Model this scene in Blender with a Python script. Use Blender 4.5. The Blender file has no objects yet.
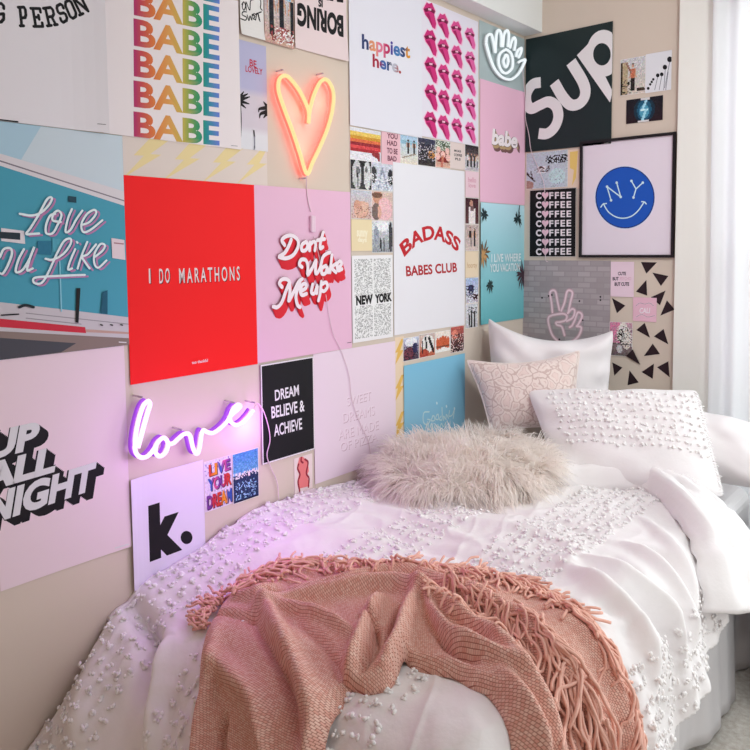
import bpy, math, random
import numpy as np
from mathutils import Vector, Matrix
from mathutils.geometry import tessellate_polygon

random.seed(7)
rng = np.random.default_rng(11)
SC = bpy.context.scene
COL = SC.collection
EYE = np.array([1.617, 0.0, 1.5])       # where the photographer stood, metres
YB = 2.947                              # back wall
FL, PX, PY = 733.8, 373.2, 299.8
YAW, PITCH, ROLL = 0.70395, 0.07045, -0.00955

# ------------------------------------------------------------------ camera
FWD = np.array([-math.sin(YAW)*math.cos(PITCH), math.cos(YAW)*math.cos(PITCH), -math.sin(PITCH)])
_r = np.array([math.cos(YAW), math.sin(YAW), 0.0])
_u = np.cross(_r, FWD)
RGT = _r*math.cos(ROLL)+_u*math.sin(ROLL)
UPV = -_r*math.sin(ROLL)+_u*math.cos(ROLL)
cd = bpy.data.cameras.new('camera')
cam = bpy.data.objects.new('camera', cd); COL.objects.link(cam)
cam.matrix_world = Matrix(((RGT[0], UPV[0], -FWD[0], EYE[0]), (RGT[1], UPV[1], -FWD[1], EYE[1]),
                           (RGT[2], UPV[2], -FWD[2], EYE[2]), (0, 0, 0, 1)))
cd.sensor_width = 36; cd.lens = 36*FL/750
cd.shift_x = (375-PX)/750; cd.shift_y = (PY-375)/750
cd.clip_start = 0.02
SC.camera = cam

# ------------------------------------------------------------------ light
SC.view_settings.view_transform = 'Standard'
SC.view_settings.look = 'None'
SC.view_settings.gamma = 1
SC.view_settings.use_curve_mapping = False
SC.view_settings.exposure = 0.10
w = bpy.data.worlds.new('world'); SC.world = w; w.use_nodes = True
bg = w.node_tree.nodes['Background']
bg.inputs[0].default_value = (0.95, 0.98, 1.0, 1); bg.inputs[1].default_value = 0.42

def area(name, loc, target, sx, sy, power, col):
    l = bpy.data.lights.new(name, 'AREA'); l.shape = 'RECTANGLE'; l.size = sx; l.size_y = sy
    l.energy = power; l.color = col
    o = bpy.data.objects.new(name, l); COL.objects.link(o); o.location = loc
    d = Vector(target)-Vector(loc)
    o.rotation_euler = d.to_track_quat('-Z', 'Z').to_euler()
    return o
area('window_daylight', (1.72, YB+0.45, 1.55), (1.5, 1.2, 0.5), 1.9, 2.0, 52, (0.92, 0.98, 0.99))
area('side_fill', (3.4, 2.1, 1.6), (0.3, 2.0, 0.8), 1.6, 1.6, 18, (0.91, 0.985, 0.985))  # added fill from the open right side, not a modelled window
spot = area('back_wall_fill', (1.9, 1.35, 2.64), (0.62, 2.95, 1.35), 0.5, 0.5, 11, (0.91, 0.985, 0.985)); spot.data.spread = math.radians(120)  # added fill aimed at the back wall and pillows, not a fixture

# ------------------------------------------------------------------ helpers
def lin(c):
    c = np.asarray(c, float)/255.0
    return np.where(c <= 0.04045, c/12.92, ((c+0.055)/1.055)**2.4)

def rays(q):
    q = np.asarray(q, float).reshape(-1, 2)
    return FWD+RGT*((q[:, 0:1]-PX)/FL)-UPV*((q[:, 1:2]-PY)/FL)
def on_x(q, x=0.0):
    d = rays(q); return EYE+d*((x-EYE[0])/d[:, 0:1])
def on_y(q, y=YB):
    d = rays(q); return EYE+d*(y/d[:, 1:2])
def on_z(q, z):
    d = rays(q); return EYE+d*((z-EYE[2])/d[:, 2:3])
def project(P):
    d = P-EYE; z = d@FWD
    return np.stack([PX+FL*(d@RGT)/z, PY-FL*(d@UPV)/z], -1)

def catmull(P, n=8, closed=False):
    P = np.asarray(P, float)
    if len(P) < 3 and not closed:
        t = np.linspace(0, 1, n+1)[:, None]; return P[0]*(1-t)+P[-1]*t
    Q = np.vstack([P[-1], P, P[0], P[1]]) if closed else np.vstack([2*P[0]-P[1], P, 2*P[-1]-P[-2]])
    out = []
    for i in range(len(Q)-3):
        a, b, c, d = Q[i:i+4]
        for k in range(n):
            t = k/n
            out.append(0.5*((2*b)+(c-a)*t+(2*a-5*b+4*c-d)*t*t+(3*b-a-3*c+d)*t**3))
    out.append(Q[-2])
    return np.array(out)

def new_mat(name, col=(200, 200, 200), rough=0.8, metal=0.0, sheen=0.0):
    m = bpy.data.materials.new(name); m.use_nodes = True
    b = m.node_tree.nodes['Principled BSDF']
    b.inputs['Base Color'].default_value = (*lin(col), 1)
    b.inputs['Roughness'].default_value = rough
    b.inputs['Metallic'].default_value = metal
    b.inputs['Specular IOR Level'].default_value = 0.25
    if sheen: b.inputs['Sheen Weight'].default_value = sheen
    return m
def nd(m, t, **kw):
    n = m.node_tree.nodes.new(t)
    for k, v in kw.items(): setattr(n, k, v)
    return n
def lk(m, a, b): m.node_tree.links.new(a, b)
def bump(m, scale, strength, dist=0.002, kind='noise', coord='Object', detail=4, stretch=None):
    b = m.node_tree.nodes['Principled BSDF']
    tc = nd(m, 'ShaderNodeTexCoord'); src = tc.outputs[coord]
    if stretch:
        mp = nd(m, 'ShaderNodeMapping'); mp.inputs['Scale'].default_value = stretch; lk(m, src, mp.inputs[0]); src = mp.outputs[0]
    if kind == 'noise':
        t = nd(m, 'ShaderNodeTexNoise'); t.inputs['Scale'].default_value = scale; t.inputs['Detail'].default_value = detail
        lk(m, src, t.inputs['Vector']); o = t.outputs['Fac']
    else:
        t = nd(m, 'ShaderNodeTexVoronoi'); t.inputs['Scale'].default_value = scale
        lk(m, src, t.inputs['Vector']); o = t.outputs['Distance']
    bp = nd(m, 'ShaderNodeBump'); bp.inputs['Strength'].default_value = strength; bp.inputs['Distance'].default_value = dist
    lk(m, o, bp.inputs['Height']); lk(m, bp.outputs[0], b.inputs['Normal'])
    return o
def mottle(m, c1, c2, scale=2.0, coord='Object'):
    b = m.node_tree.nodes['Principled BSDF']
    tc = nd(m, 'ShaderNodeTexCoord'); t = nd(m, 'ShaderNodeTexNoise'); t.inputs['Scale'].default_value = scale
    t.inputs['Detail'].default_value = 5
    lk(m, tc.outputs[coord], t.inputs['Vector'])
    r = nd(m, 'ShaderNodeValToRGB')
    r.color_ramp.elements[0].position = 0.3; r.color_ramp.elements[0].color = (*lin(c1), 1)
    r.color_ramp.elements[1].position = 0.7; r.color_ramp.elements[1].color = (*lin(c2), 1)
    lk(m, t.outputs['Fac'], r.inputs[0]); lk(m, r.outputs[0], b.inputs['Base Color'])
def emat(name, col, strength, body=(255, 255, 255)):
    m = new_mat(name, body, 0.4)
    b = m.node_tree.nodes['Principled BSDF']
    b.inputs['Emission Color'].default_value = (*lin(col), 1); b.inputs['Emission Strength'].default_value = strength
    return m

def mesh_obj(name, V, F, mat, parent=None, smooth=True, world=False):
    me = bpy.data.meshes.new(name)
    me.from_pydata([tuple(v) for v in V], [], [tuple(f) for f in F])
    me.update()
    if smooth: me.shade_smooth()
    if mat is not None: me.materials.append(mat)
    o = bpy.data.objects.new(name, me); COL.objects.link(o)
    if parent is not None: o.parent = parent
    return o
def tag(o, label=None, cat=None, group=None, kind=None):
    if label: o['label'] = label
    if cat: o['category'] = cat
    if group: o['group'] = group
    if kind: o['kind'] = kind
    return o
def empty(name, loc=(0, 0, 0)):
    o = bpy.data.objects.new(name, None); COL.objects.link(o); o.location = loc; o.empty_display_size = 0.05
    return o
class MB:
    def __init__(s): s.V = []; s.F = []
    def add(s, V, F):
        b = len(s.V); s.V += [tuple(v) for v in V]; s.F += [tuple(i+b for i in f) for f in F]; return s
    def box(s, a, b):
        x0, y0, z0 = a; x1, y1, z1 = b
        V = [(x0, y0, z0), (x1, y0, z0), (x1, y1, z0), (x0, y1, z0), (x0, y0, z1), (x1, y0, z1), (x1, y1, z1), (x0, y1, z1)]
        return s.add(V, [(0, 3, 2, 1), (4, 5, 6, 7), (0, 1, 5, 4), (1, 2, 6, 5), (2, 3, 7, 6), (3, 0, 4, 7)])
    def tube(s, P, r, n=8, taper=None):
        P = np.asarray(P, float); T = np.gradient(P, axis=0); T /= np.linalg.norm(T, axis=1)[:, None]+1e-9
        up = np.array([0, 0, 1.0]) if abs(T[0][2]) < 0.9 else np.array([1.0, 0, 0])
        N = np.cross(T[0], up); N /= np.linalg.norm(N); rings = []
        for i in range(len(P)):
            N = N-T[i]*(N@T[i]); N /= np.linalg.norm(N)+1e-9; B = np.cross(T[i], N)
            rr = r if taper is None else r*taper[i]
            for k in range(n):
                a = 2*math.pi*k/n; rings.append(P[i]+rr*(N*math.cos(a)+B*math.sin(a)))
        m = len(P); F = []
        for i in range(m-1):
            for k in range(n):
                F.append((i*n+k, i*n+(k+1) % n, (i+1)*n+(k+1) % n, (i+1)*n+k))
        F.append(tuple(range(n))[::-1]); F.append(tuple((m-1)*n+k for k in range(n)))
        return s.add(rings, F)
    def build(s, name, mat, parent=None, smooth=False):
        return mesh_obj(name, s.V, s.F, mat, parent, smooth)
def bevel(o, w=0.004, seg=2):
    md = o.modifiers.new('bevel', 'BEVEL'); md.width = w; md.segments = seg; md.limit_method = 'ANGLE'; return o

# ------------------------------------------------------------------ the room
m_wall = new_mat('wall_paint', (219, 204, 190), 0.9); bump(m_wall, 300, 0.12, 0.001)
m_backwall = m_wall
m_white = new_mat('white_paint', (244, 242, 236), 0.6); bump(m_white, 60, 0.05, 0.001)
m_ceil = new_mat('ceiling_paint', (234, 234, 232), 0.9); bump(m_ceil, 200, 0.1, 0.001)
m_carpet = new_mat('carpet', (230, 220, 208), 0.95, sheen=0.3); mottle(m_carpet, (214, 202, 190), (246, 240, 232), 55); bump(m_carpet, 260, 0.9, 0.006)
def struct(name, boxes, mat, parent=None):
    b = MB()
    for a, c in boxes: b.box(a, c)
    o = b.build(name, mat, parent)
    if parent is None: o['kind'] = 'structure'
    return o
WX0, WX1, WZ0, WZ1 = 0.80, 2.50, 0.42, 2.40
struct('floor', [((-0.1, -1.6, -0.06), (3.8, YB+0.1, 0.0))], m_carpet)
struct('wall_left', [((-0.1, -1.6, 0.0), (0.0, YB+0.1, 2.75))], m_wall)
struct('wall_back', [((0.0, YB, 0.0), (WX0, YB+0.1, 2.75)), ((WX1, YB, 0.0), (3.8, YB+0.1, 2.75)),
                     ((WX0, YB, 0.0), (WX1, YB+0.1, WZ0)), ((WX0, YB, WZ1), (WX1, YB+0.1, 2.75))], m_backwall)
m_tan = new_mat('warm_bounce_tan', (205, 160, 124), 0.9)  # tan picked for its warm bounce onto the lower left
struct('wall_front', [((-0.1, -1.7, 0.0), (3.8, -1.6, 2.75))], m_tan)  # unseen wall behind the camera, added to cut the low front light
struct('ceiling', [((-0.1, -1.6, 2.75), (3.8, YB+0.1, 2.82))], m_ceil)
struct('trim_1', [((0.0, -1.6, 2.42), (0.085, YB, 2.75))], m_ceil)          # boxed soffit along the left wall
struct('trim_2', [((0.668, YB-0.022, 0.0), (WX0, YB, 2.75))], m_white)      # flat casing left of the window
struct('baseboard_back', [((0.0, YB-0.014, 0.0), (0.668, YB, 0.09)), ((WX0, YB-0.014, 0.0), (3.8, YB, 0.09))], m_white)
struct('baseboard_left', [((0.0, -1.6, 0.0), (0.014, YB-0.014, 0.09))], m_white)
win = empty('window_1', (0, 0, 0)); win['kind'] = 'structure'
b = MB()
for a, c in [((WX0, YB+.02, WZ0), (WX0+.05, YB+.07, WZ1)), ((WX1-.05, YB+.02, WZ0), (WX1, YB+.07, WZ1)), ((WX0, YB+.02, WZ0), (WX1, YB+.07, WZ0+.05)),
             ((WX0, YB+.02, WZ1-.05), (WX1, YB+.07, WZ1)), ((WX0, YB+.03, 1.39), (WX1, YB+.065, 1.43)), ((1.63, YB+.03, WZ0), (1.67, YB+.065, WZ1))]: b.box(a, c)
fo = b.build('window_frame', m_white, win)
m_glass = new_mat('window_glass', (255, 255, 255), 0.05)
_t = nd(m_glass, 'ShaderNodeBsdfTransparent'); _m = nd(m_glass, 'ShaderNodeMixShader'); _m.inputs[0].default_value = 0.93
lk(m_glass, m_glass.node_tree.nodes['Principled BSDF'].outputs[0], _m.inputs[1]); lk(m_glass, _t.outputs[0], _m.inputs[2]); lk(m_glass, _m.outputs[0], m_glass.node_tree.nodes['Material Output'].inputs[0])
b = MB().box((WX0+.05, YB+.045, WZ0+.05), (WX1-.05, YB+.05, WZ1-.05)); b.build('window_pane', m_glass, win)
b = MB().box((WX0-.0, YB-.018, WZ0-.03), (WX1+.03, YB+.02, WZ0)); b.build('window_sill', m_white, win)

# ------------------------------------------------------------------ printed paper
m_print = new_mat('printed_paper', (255, 255, 255), 0.62)
_a = nd(m_print, 'ShaderNodeAttribute'); _a.attribute_name = 'Col'
lk(m_print, _a.outputs['Color'], m_print.node_tree.nodes['Principled BSDF'].inputs['Base Color'])
bump(m_print, 500, 0.05, 0.0005)
m_gloss = new_mat('glossy_printed_paper', (255, 255, 255), 0.3)
_a = nd(m_gloss, 'ShaderNodeAttribute'); _a.attribute_name = 'Col'
lk(m_gloss, _a.outputs['Color'], m_gloss.node_tree.nodes['Principled BSDF'].inputs['Base Color'])

_glyphs = {}
def glyphs(body, bold=0.0, space=1.0):
    k = (body, bold, space)
    if k not in _glyphs:
        cu = bpy.data.curves.new('lettering_source', 'FONT'); cu.body = body; cu.offset = bold; cu.space_character = space; cu.resolution_u = 4
        o = bpy.data.objects.new('lettering_source', cu); COL.objects.link(o)
        dg = bpy.context.evaluated_depsgraph_get(); dg.update()
        me = o.evaluated_get(dg).to_mesh()
        V = np.array([v.co[:2] for v in me.vertices]).reshape(-1, 2)
        F = [tuple(p.vertices) for p in me.polygons]
        _glyphs[k] = (V, F)
        o.evaluated_get(dg).to_mesh_clear()
        bpy.data.objects.remove(o); bpy.data.curves.remove(cu)
    return _glyphs[k]

_sheet_count = [0]
class Sheet:
    """one printed sheet on a wall; shapes given on the sheet's own face"""
    def __init__(s, wall, corners, col, aspect=None, th=0.0006, off=None, curl=None, grad=None):
        s.wall = wall
        P = [None if c is None else s.W(c)[0] for c in corners]
        def av(i, j, k):
            v = [P[n][k] for n in (i, j) if P[n] is not None]; return sum(v)/len(v) if v else None
        s.u0, s.u1, s.v1, s.v0 = av(0, 3, 0), av(1, 2, 0), av(0, 1, 1), av(2, 3, 1)
        if s.v0 is None: s.v0 = s.v1-(s.u1-s.u0)*aspect
        if s.v1 is None: s.v1 = s.v0+(s.u1-s.u0)*aspect
        if s.u0 is None: s.u0 = s.u1-(s.v1-s.v0)/aspect
        s.w, s.h = s.u1-s.u0, s.v1-s.v0
        _sheet_count[0] += 1
        s.off = off if off is not None else 0.0012+0.0008*(_sheet_count[0] % 4)
        s.th = th; s.curl = curl; s.V = []; s.F = []; s.C = []; s.L = 0
        n, m = 14, 14
        base = len(s.V)
        c0 = lin(col)
        for lay, z in ((0, th), (1, 0.0)):
            for j in range(m+1):
                for i in range(n+1):
                    u, v = s.w*i/n, s.h*j/m
                    s.V.append((u, v, z)); s.C.append(c0 if grad is None else lin(grad(i/n, j/m)))
        K = (n+1)*(m+1)
        for j in range(m):
            for i in range(n):
                a = j*(n+1)+i
                s.F.append((a, a+1, a+n+2, a+n+1)); s.F.append((K+a, K+a+n+1, K+a+n+2, K+a+1))
        for i in range(n):
            s.F.append((K+i, K+i+1, i+1, i)); t = m*(n+1)+i; s.F.append((t, t+1, K+t+1, K+t))
        for j in range(m):
            a = j*(n+1); s.F.append((a, a+n+1, K+a+n+1, K+a)); a += n; s.F.append((K+a, K+a+n+1, a+n+1, a))
    def W(s, q):
        if s.wall == 'L':
            P = on_x(q); return np.stack([P[:, 1], P[:, 2]], -1)
        P = on_y(q); return np.stack([P[:, 0], P[:, 2]], -1)
    def loc(s, q): return s.W(q)-np.array([s.u0, s.v0])
    nraw = 0
    def z(s): return s.th+0.00012*(s.L+1)+4e-6*s.nraw
    def raw(s, P2, F, col, clip=True, dz=None):
        P2 = np.asarray(P2, float)
        if clip:
            P2 = np.stack([np.clip(P2[:, 0], 0.0003, s.w-0.0003), np.clip(P2[:, 1], 0.0003, s.h-0.0003)], -1)
        b = len(s.V); z = s.z()
        col = np.asarray(col, float)
        for k, p in enumerate(P2):
            s.V.append((p[0], p[1], z if dz is None else z+dz[k])); s.C.append(lin(col) if col.ndim == 1 else lin(col[k]))
        for f in F: s.F.append(tuple(i+b for i in f))
    def poly(s, pts, col, m=False):
        P = np.asarray(pts, float) if m else s.loc(pts)
        T = tessellate_polygon([[Vector((p[0], p[1], 0)) for p in P]])
        F = []
        for t in T:
            a, b, c = (P[i] for i in t)
            F.append(t if (b[0]-a[0])*(c[1]-a[1])-(b[1]-a[1])*(c[0]-a[0]) > 0 else t[::-1])
        s.raw(P, F, col); s.L += 1; return s
    def rect(s, x0, y0, x1, y1, col):       # fractions of the sheet, y from the bottom
        return s.poly([(x0*s.w, y0*s.h), (x1*s.w, y0*s.h), (x1*s.w, y1*s.h), (x0*s.w, y1*s.h)], col, m=True)
    def border(s, t, col):
        a, b = t/s.w, t/s.h
        s.rect(0, 0, 1, b, col); s.L -= 1; s.rect(0, 1-b, 1, 1, col); s.L -= 1; s.rect(0, b, a, 1-b, col); s.L -= 1; return s.rect(1-a, b, 1, 1-b, col)
    def ell(s, cx, cy, rx, ry, col, n=24):
        return s.poly([(cx+rx*math.cos(2*math.pi*k/n), cy-ry*math.sin(2*math.pi*k/n)) for k in range(n)], col)
    def stroke(s, pts, wd, col, smooth=True, n=6, m=False, keep=False, closed=False, cap=True):
        P = np.asarray(pts, float) if m else s.loc(pts)
        if smooth and len(P) > 2: P = catmull(P, n, closed)
        wds = np.full(len(P), wd) if np.isscalar(wd) else np.interp(np.linspace(0, 1, len(P)), np.linspace(0, 1, len(wd)), wd)
        T = np.gradient(P, axis=0); T /= np.linalg.norm(T, axis=1)[:, None]+1e-12
        N = np.stack([-T[:, 1], T[:, 0]], -1)
        if not smooth:
            for i in range(len(P)-1):
                d = P[i+1]-P[i]; d = d/(np.linalg.norm(d)+1e-12); nn = np.array([-d[1], d[0]])*wd/2
                s.nraw += 1; s.raw([P[i]-nn, P[i+1]-nn, P[i+1]+nn, P[i]+nn], [(0, 1, 2, 3)], col)
            caps = range(len(P))
        else:
            s.nraw += 1
            A = P-N*wds[:, None]/2; B = P+N*wds[:, None]/2
            s.raw(np.vstack([A, B]), [(i, i+1, len(P)+i+1, len(P)+i) for i in range(len(P)-1)], col, dz=np.tile(np.arange(len(P))*1.2e-6, 2))
            s.nraw += int(len(P)*.3)+1
            caps = (0, len(P)-1) if cap else ()
        for i in caps:
            a = np.linspace(0, 2*math.pi, 13)[:-1]
            s.nraw += 1
            s.raw(P[i]+wds[i]/2*np.stack([np.cos(a), np.sin(a)], -1), [tuple(range(12))], col)
        if not keep: s.L += 1
        return s
    def text(s, body, a, b, c, col, bold=0.02, arc=0.0, flip=False, shift=(0, 0), shear=None, m=False, keep=False, space=1.0):
        """baseline from a to b, c is the top left corner; col a colour or f(x)"""
        V, F = glyphs(body, bold, space)
        s.nraw += 1
        P = np.asarray([a, b, c], float) if m else s.loc([a, b, c])
        x0, x1 = V[:, 0].min(), V[:, 0].max(); h = V[:, 1].max(); y0 = 0
        X = (V[:, 0]-x0)/(x1-x0); Y = (V[:, 1]-y0)/h
        dx, dy = P[1]-P[0], P[2]-P[0]
        Wd = np.linalg.norm(dx)
        if arc:
            sl = -8*arc*(X-0.5)/Wd; al = np.arctan(sl); hh = np.linalg.norm(dy)
            e = dx/Wd; f = np.array([-e[1], e[0]])
            U = X*Wd-np.sin(al)*Y*hh; Vv = arc*(1-(2*X-1)**2)+np.cos(al)*Y*hh
            Q = P[0]+U[:, None]*e+Vv[:, None]*f
        else:
            Q = P[0]+X[:, None]*dx+Y[:, None]*dy
        if flip:
            cen = (Q.min(0)+Q.max(0))/2; Q = 2*cen-Q
        Q = Q+np.array(shift)
        if callable(col): cc = np.array([col(x, y) for x, y in zip(X, Y)])
        else: cc = col
        G = []
        for f in F:
            if len(f) >= 3: G.append(f)
        s.raw(Q, G, cc)
        if not keep: s.L += 1
        return s
    def image(s, A, inset=0.0):
        h, wd = A.shape[:2]; x0, x1 = inset, s.w-inset; y0, y1 = inset, s.h-inset
        V = []; C = []; F = []
        for j in range(h):
            for i in range(wd):
                u0 = x0+(x1-x0)*i/wd; u1 = x0+(x1-x0)*(i+1)/wd; v1 = y1-(y1-y0)*j/h; v0 = y1-(y1-y0)*(j+1)/h
                b = len(V); V += [(u0, v0), (u1, v0), (u1, v1), (u0, v1)]; C += [A[j, i]]*4; F.append((b, b+1, b+2, b+3))
        s.raw(V, F, np.array(C), clip=False); s.L += 1; return s
    def done(s, name, label, cat, group=None, mat=None, parent=None):
        V = np.array(s.V)
        if s.curl:
            for side, amt in s.curl:
                if side == 'r': d = V[:, 0]/s.w
                elif side == 'l': d = 1-V[:, 0]/s.w
                elif side == 't': d = V[:, 1]/s.h
                elif side == 'b': d = 1-V[:, 1]/s.h
                elif side == 'br': d = np.clip((V[:, 0]/s.w+1-V[:, 1]/s.h)/2, 0, 1)
                V[:, 2] += amt*np.clip((d-0.7)/0.3, 0, 1)**2
        o = mesh_obj(name, V, s.F, mat or m_print, parent, smooth=False)
        ca = o.data.color_attributes.new('Col', 'FLOAT_COLOR', 'POINT')
        buf = np.ones((len(s.V), 4), np.float32); buf[:, :3] = np.array(s.C)
        ca.data.foreach_set('color', buf.ravel())
        if s.wall == 'L':
            o.matrix_world = Matrix(((0, 0, 1, s.off), (1, 0, 0, s.u0), (0, 1, 0, s.v0), (0, 0, 0, 1)))
        else:
            o.matrix_world = Matrix(((1, 0, 0, s.u0), (0, 0, -1, YB-s.off), (0, 1, 0, s.v0), (0, 0, 0, 1)))
        if parent is None: tag(o, label, cat, group)
        return o
def Z(x0, y0, k, pts):      # points read in an enlarged crop -> photo frame
    return [(x0+p[0]/k, y0+p[1]/k) for p in pts]

def paint(w, h, top, bot, ops=(), noise=14, seed=0):
    g = np.random.default_rng(seed)
    y = np.linspace(0, 1, h)[:, None, None]; A = np.asarray(top, float)*(1-y)+np.asarray(bot, float)*y+np.zeros((h, w, 3))
    X, Y = np.meshgrid((np.arange(w)+.5)/w, (np.arange(h)+.5)/h)
    for op in ops:
        if op[0] == 'e': mk = ((X-op[1])/op[3])**2+((Y-op[2])/op[4])**2 < 1; c = op[5]
        elif op[0] == 'r': mk = (X > op[1]) & (X < op[3]) & (Y > op[2]) & (Y < op[4]); c = op[5]
        elif op[0] == 'l':      # thick line
            ax, ay, bx, by, t = op[1:6]; c = op[6]
            L = (bx-ax)**2+(by-ay)**2+1e-9; q = np.clip(((X-ax)*(bx-ax)+(Y-ay)*(by-ay))/L, 0, 1)
            mk = np.hypot(X-ax-q*(bx-ax), Y-ay-q*(by-ay)) < t
        elif op[0] == 'n':      # speckle inside a rectangle
            mk = (X > op[1]) & (X < op[3]) & (Y > op[2]) & (Y < op[4]) & (g.random((h, w)) < op[6]); c = op[5]
        A[mk] = c
    A += g.normal(0, noise, (h, w, 1))+g.normal(0, noise*.4, (h, w, 3))
    return np.clip(A, 4, 252)
def person_ops(x, y, s, top, legs=(30, 28, 34), skin=(205, 160, 135), hair=(50, 34, 28)):
    return [('e', x, y-.46*s, .07*s, .085*s, hair), ('e', x, y-.44*s, .05*s, .07*s, skin), ('r', x-.1*s, y-.36*s, x+.1*s, y, top),
            ('l', x-.12*s, y-.32*s, x-.17*s, y-.02*s, .03*s, skin), ('l', x+.12*s, y-.32*s, x+.17*s, y-.02*s, .03*s, skin),
            ('r', x-.09*s, y, x-.01*s, y+.48*s, legs), ('r', x+.01*s, y, x+.09*s, y+.48*s, legs)]
WHITE = (236, 231, 237); PAPER = (240, 226, 236); BLK = (22, 20, 24)

exec_parts = []
# ================================================================== left wall: large posters
# varsity lettering poster, top left
s = Sheet('L', [(-75, -70), (98, -40), (107, 134), (-75, 112)], WHITE, curl=[('r', 0.012)], off=0.0052)
SLAB = {  # octagonal varsity glyph strokes on a 0..1 x 0..1.4 cell, with serif bars
 'P': [[(.2, 0), (.2, 1.4)], [(.2, 1.4), (.75, 1.4), (.9, 1.2), (.9, .8), (.75, .6), (.2, .6)], [(0, 0), (.45, 0)], [(0, 1.4), (.3, 1.4)]],
 'E': [[(.2, 0), (.2, 1.4)], [(0, 1.4), (.9, 1.4), (.9, 1.12)], [(.2, .72), (.65, .72)], [(.65, .56), (.65, .88)], [(0, 0), (.9, 0), (.9, .28)]],
 'R': [[(.2, 0), (.2, 1.4)], [(.2, 1.4), (.72, 1.4), (.88, 1.2), (.88, .85), (.72, .68), (.2, .68)], [(.6, .68), (.85, 0)], [(0, 0), (.4, 0)], [(.7, 0), (1, 0)], [(0, 1.4), (.3, 1.4)]],
 'S': [[(.88, 1.0), (.88, 1.22), (.72, 1.4), (.25, 1.4), (.1, 1.22), (.1, .92), (.25, .75), (.72, .65), (.88, .48), (.88, .18), (.72, 0), (.25, 0), (.1, .18), (.1, .4)]],
 'O': [[(.3, 0), (.7, 0), (.9, .25), (.9, 1.15), (.7, 1.4), (.3, 1.4), (.1, 1.15), (.1, .25), (.3, 0)]],
 'N': [[(.15, 0), (.15, 1.4), (.85, 0), (.85, 1.4)], [(0, 0), (.35, 0)], [(-.05, 1.4), (.2, 1.4)], [(.65, 1.4), (1.05, 1.4)]],
 'G': [[(.88, 1.0), (.88, 1.2), (.7, 1.4), (.3, 1.4), (.1, 1.2), (.1, .2), (.3, 0), (.7, 0), (.88, .2), (.88, .6), (.55, .6)]]}
# baseline follows a smile; letters read from the photo: foot-left, foot-right, top-left of every glyph
for ch, a, b_, c in [('G', (-9, 23.5), (4, 22), (-9, 5)), ('P', (19, 26.5), (26.5, 26), (17, 8)), ('E', (32.5, 27), (42.5, 27), (29.5, 9)), ('R', (46, 26.5), (56, 25), (42, 9)),
                     ('S', (60, 24), (67, 20), (54, 7.5)), ('O', (69, 20.5), (76, 16), (62, 4)), ('N', (77.5, 16), (87, 11.5), (69, -1.5))]:
    A0, B0, C0 = s.loc([a, b_, c])
    for st in SLAB[ch]:
        s.stroke([A0+(B0-A0)*p[0]+(C0-A0)*p[1]/1.4 for p in st], 0.0064, BLK, smooth=False, m=True, keep=True)
s.L += 1
s.poly([(-14, 118), (17, 121.5), (17, 123.5), (-14, 120)], BLK)
s.stroke([(94.5, 124.5), (102, 125.3)], 0.0014, (90, 86, 92), smooth=False)
s.done('poster', 'large white poster reading PERSON in curved black varsity letters', 'poster')

# rainbow BABE poster
s = Sheet('L', [None, (237.5, 2), (239, 149), (103, 134)], (240, 230, 232), aspect=1.33, off=0.0030, curl=[('r', 0.003)])
def rainbow(x, y):
    st = [(0, (176, 46, 110)), (.13, (214, 90, 66)), (.25, (226, 136, 62)), (.42, (224, 166, 92)), (.56, (196, 178, 78)), (.68, (84, 152, 84)), (.78, (28, 148, 118)), (.9, (52, 140, 180)), (1, (104, 128, 214))]
    for (a, ca), (b, cb) in zip(st, st[1:]):
        if x <= b: t = (x-a)/(b-a); return np.array(ca)*(1-t)+np.array(cb)*t
    return np.array(st[-1][1])
for y0, y1, t0 in [(-24, 2.5, -42), (13, 36, -12), (43.5, 62, 17.5), (74.5, 88, 47.5), (106, 117, 79), (137, 146, 110)]:
    pass
for k in range(6):
    yb = 136.6-30.6*k; yt = 111.2-31*k+0.2
    s.text('BABE', (133, yb), (218.6, 144.8-28.3*k), (132.6, yt), rainbow, bold=0.032, keep=True)
s.L += 1
s.stroke([(230, 145.8), (236, 146.3)], 0.0014, (130, 125, 130), smooth=False)
s.done('poster', 'white poster repeating BABE in stacked rainbow gradient capitals', 'poster')

# white script print ON SWEAT
s = Sheet('L', [(238, -14), (262, -12), (262, 40), (239, 36)], (236, 232, 230), off=0.0062, curl=[('b', 0.006)])
k = (234, 0, 12.1)
for st in [[(75, 60), (100, 30), (120, 80), (100, 130), (80, 90), (90, 40)], [(130, 130), (125, 30), (170, 130), (180, 20), (220, 0)],
           [(130, 150), (90, 150), (80, 185), (130, 215), (120, 250), (70, 235), (45, 220)], [(140, 190), (160, 255), (175, 200), (195, 250), (200, 180)],
           [(225, 170), (205, 190), (235, 200), (215, 235), (240, 240)], [(240, 250), (262, 165), (285, 250)], [(235, 180), (310, 150)], [(275, 180), (295, 265)],
           [(290, -20), (305, 40), (300, 100), (320, 130)]]:
    s.stroke(Z(*k, st), 0.0032, BLK, keep=True)
s.done('photo_print', 'white print with ON SWEAT scrawled in black brush script', 'print')

# friends in black photo
ops = [('r', 0, 0, .95, .22, (176, 205, 228)), ('n', .1, 0, .9, .2, (60, 90, 140), .35)]
for x, sc in ((.22, .8), (.58, .8), (.95, .7)): ops += person_ops(x, .48, sc, (30, 30, 42), (28, 28, 38))
ops += [('e', .6, .8, .22, .1, (200, 130, 130)), ('n', .2, .7, 1, .95, (150, 70, 70), .4), ('n', .3, .72, 1, .98, (240, 236, 236), .3)]
s = Sheet('L', [(262, -16), (292.5, -14), (291.5, 50), (263, 41)], (210, 170, 160), off=0.0070)
s.image(paint(26, 44, (190, 200, 215), (205, 165, 150), ops, 12, 3), 0.001)
s.done('photo_print', 'colour snapshot of friends in black clothes beside the script print', 'photo')

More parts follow.
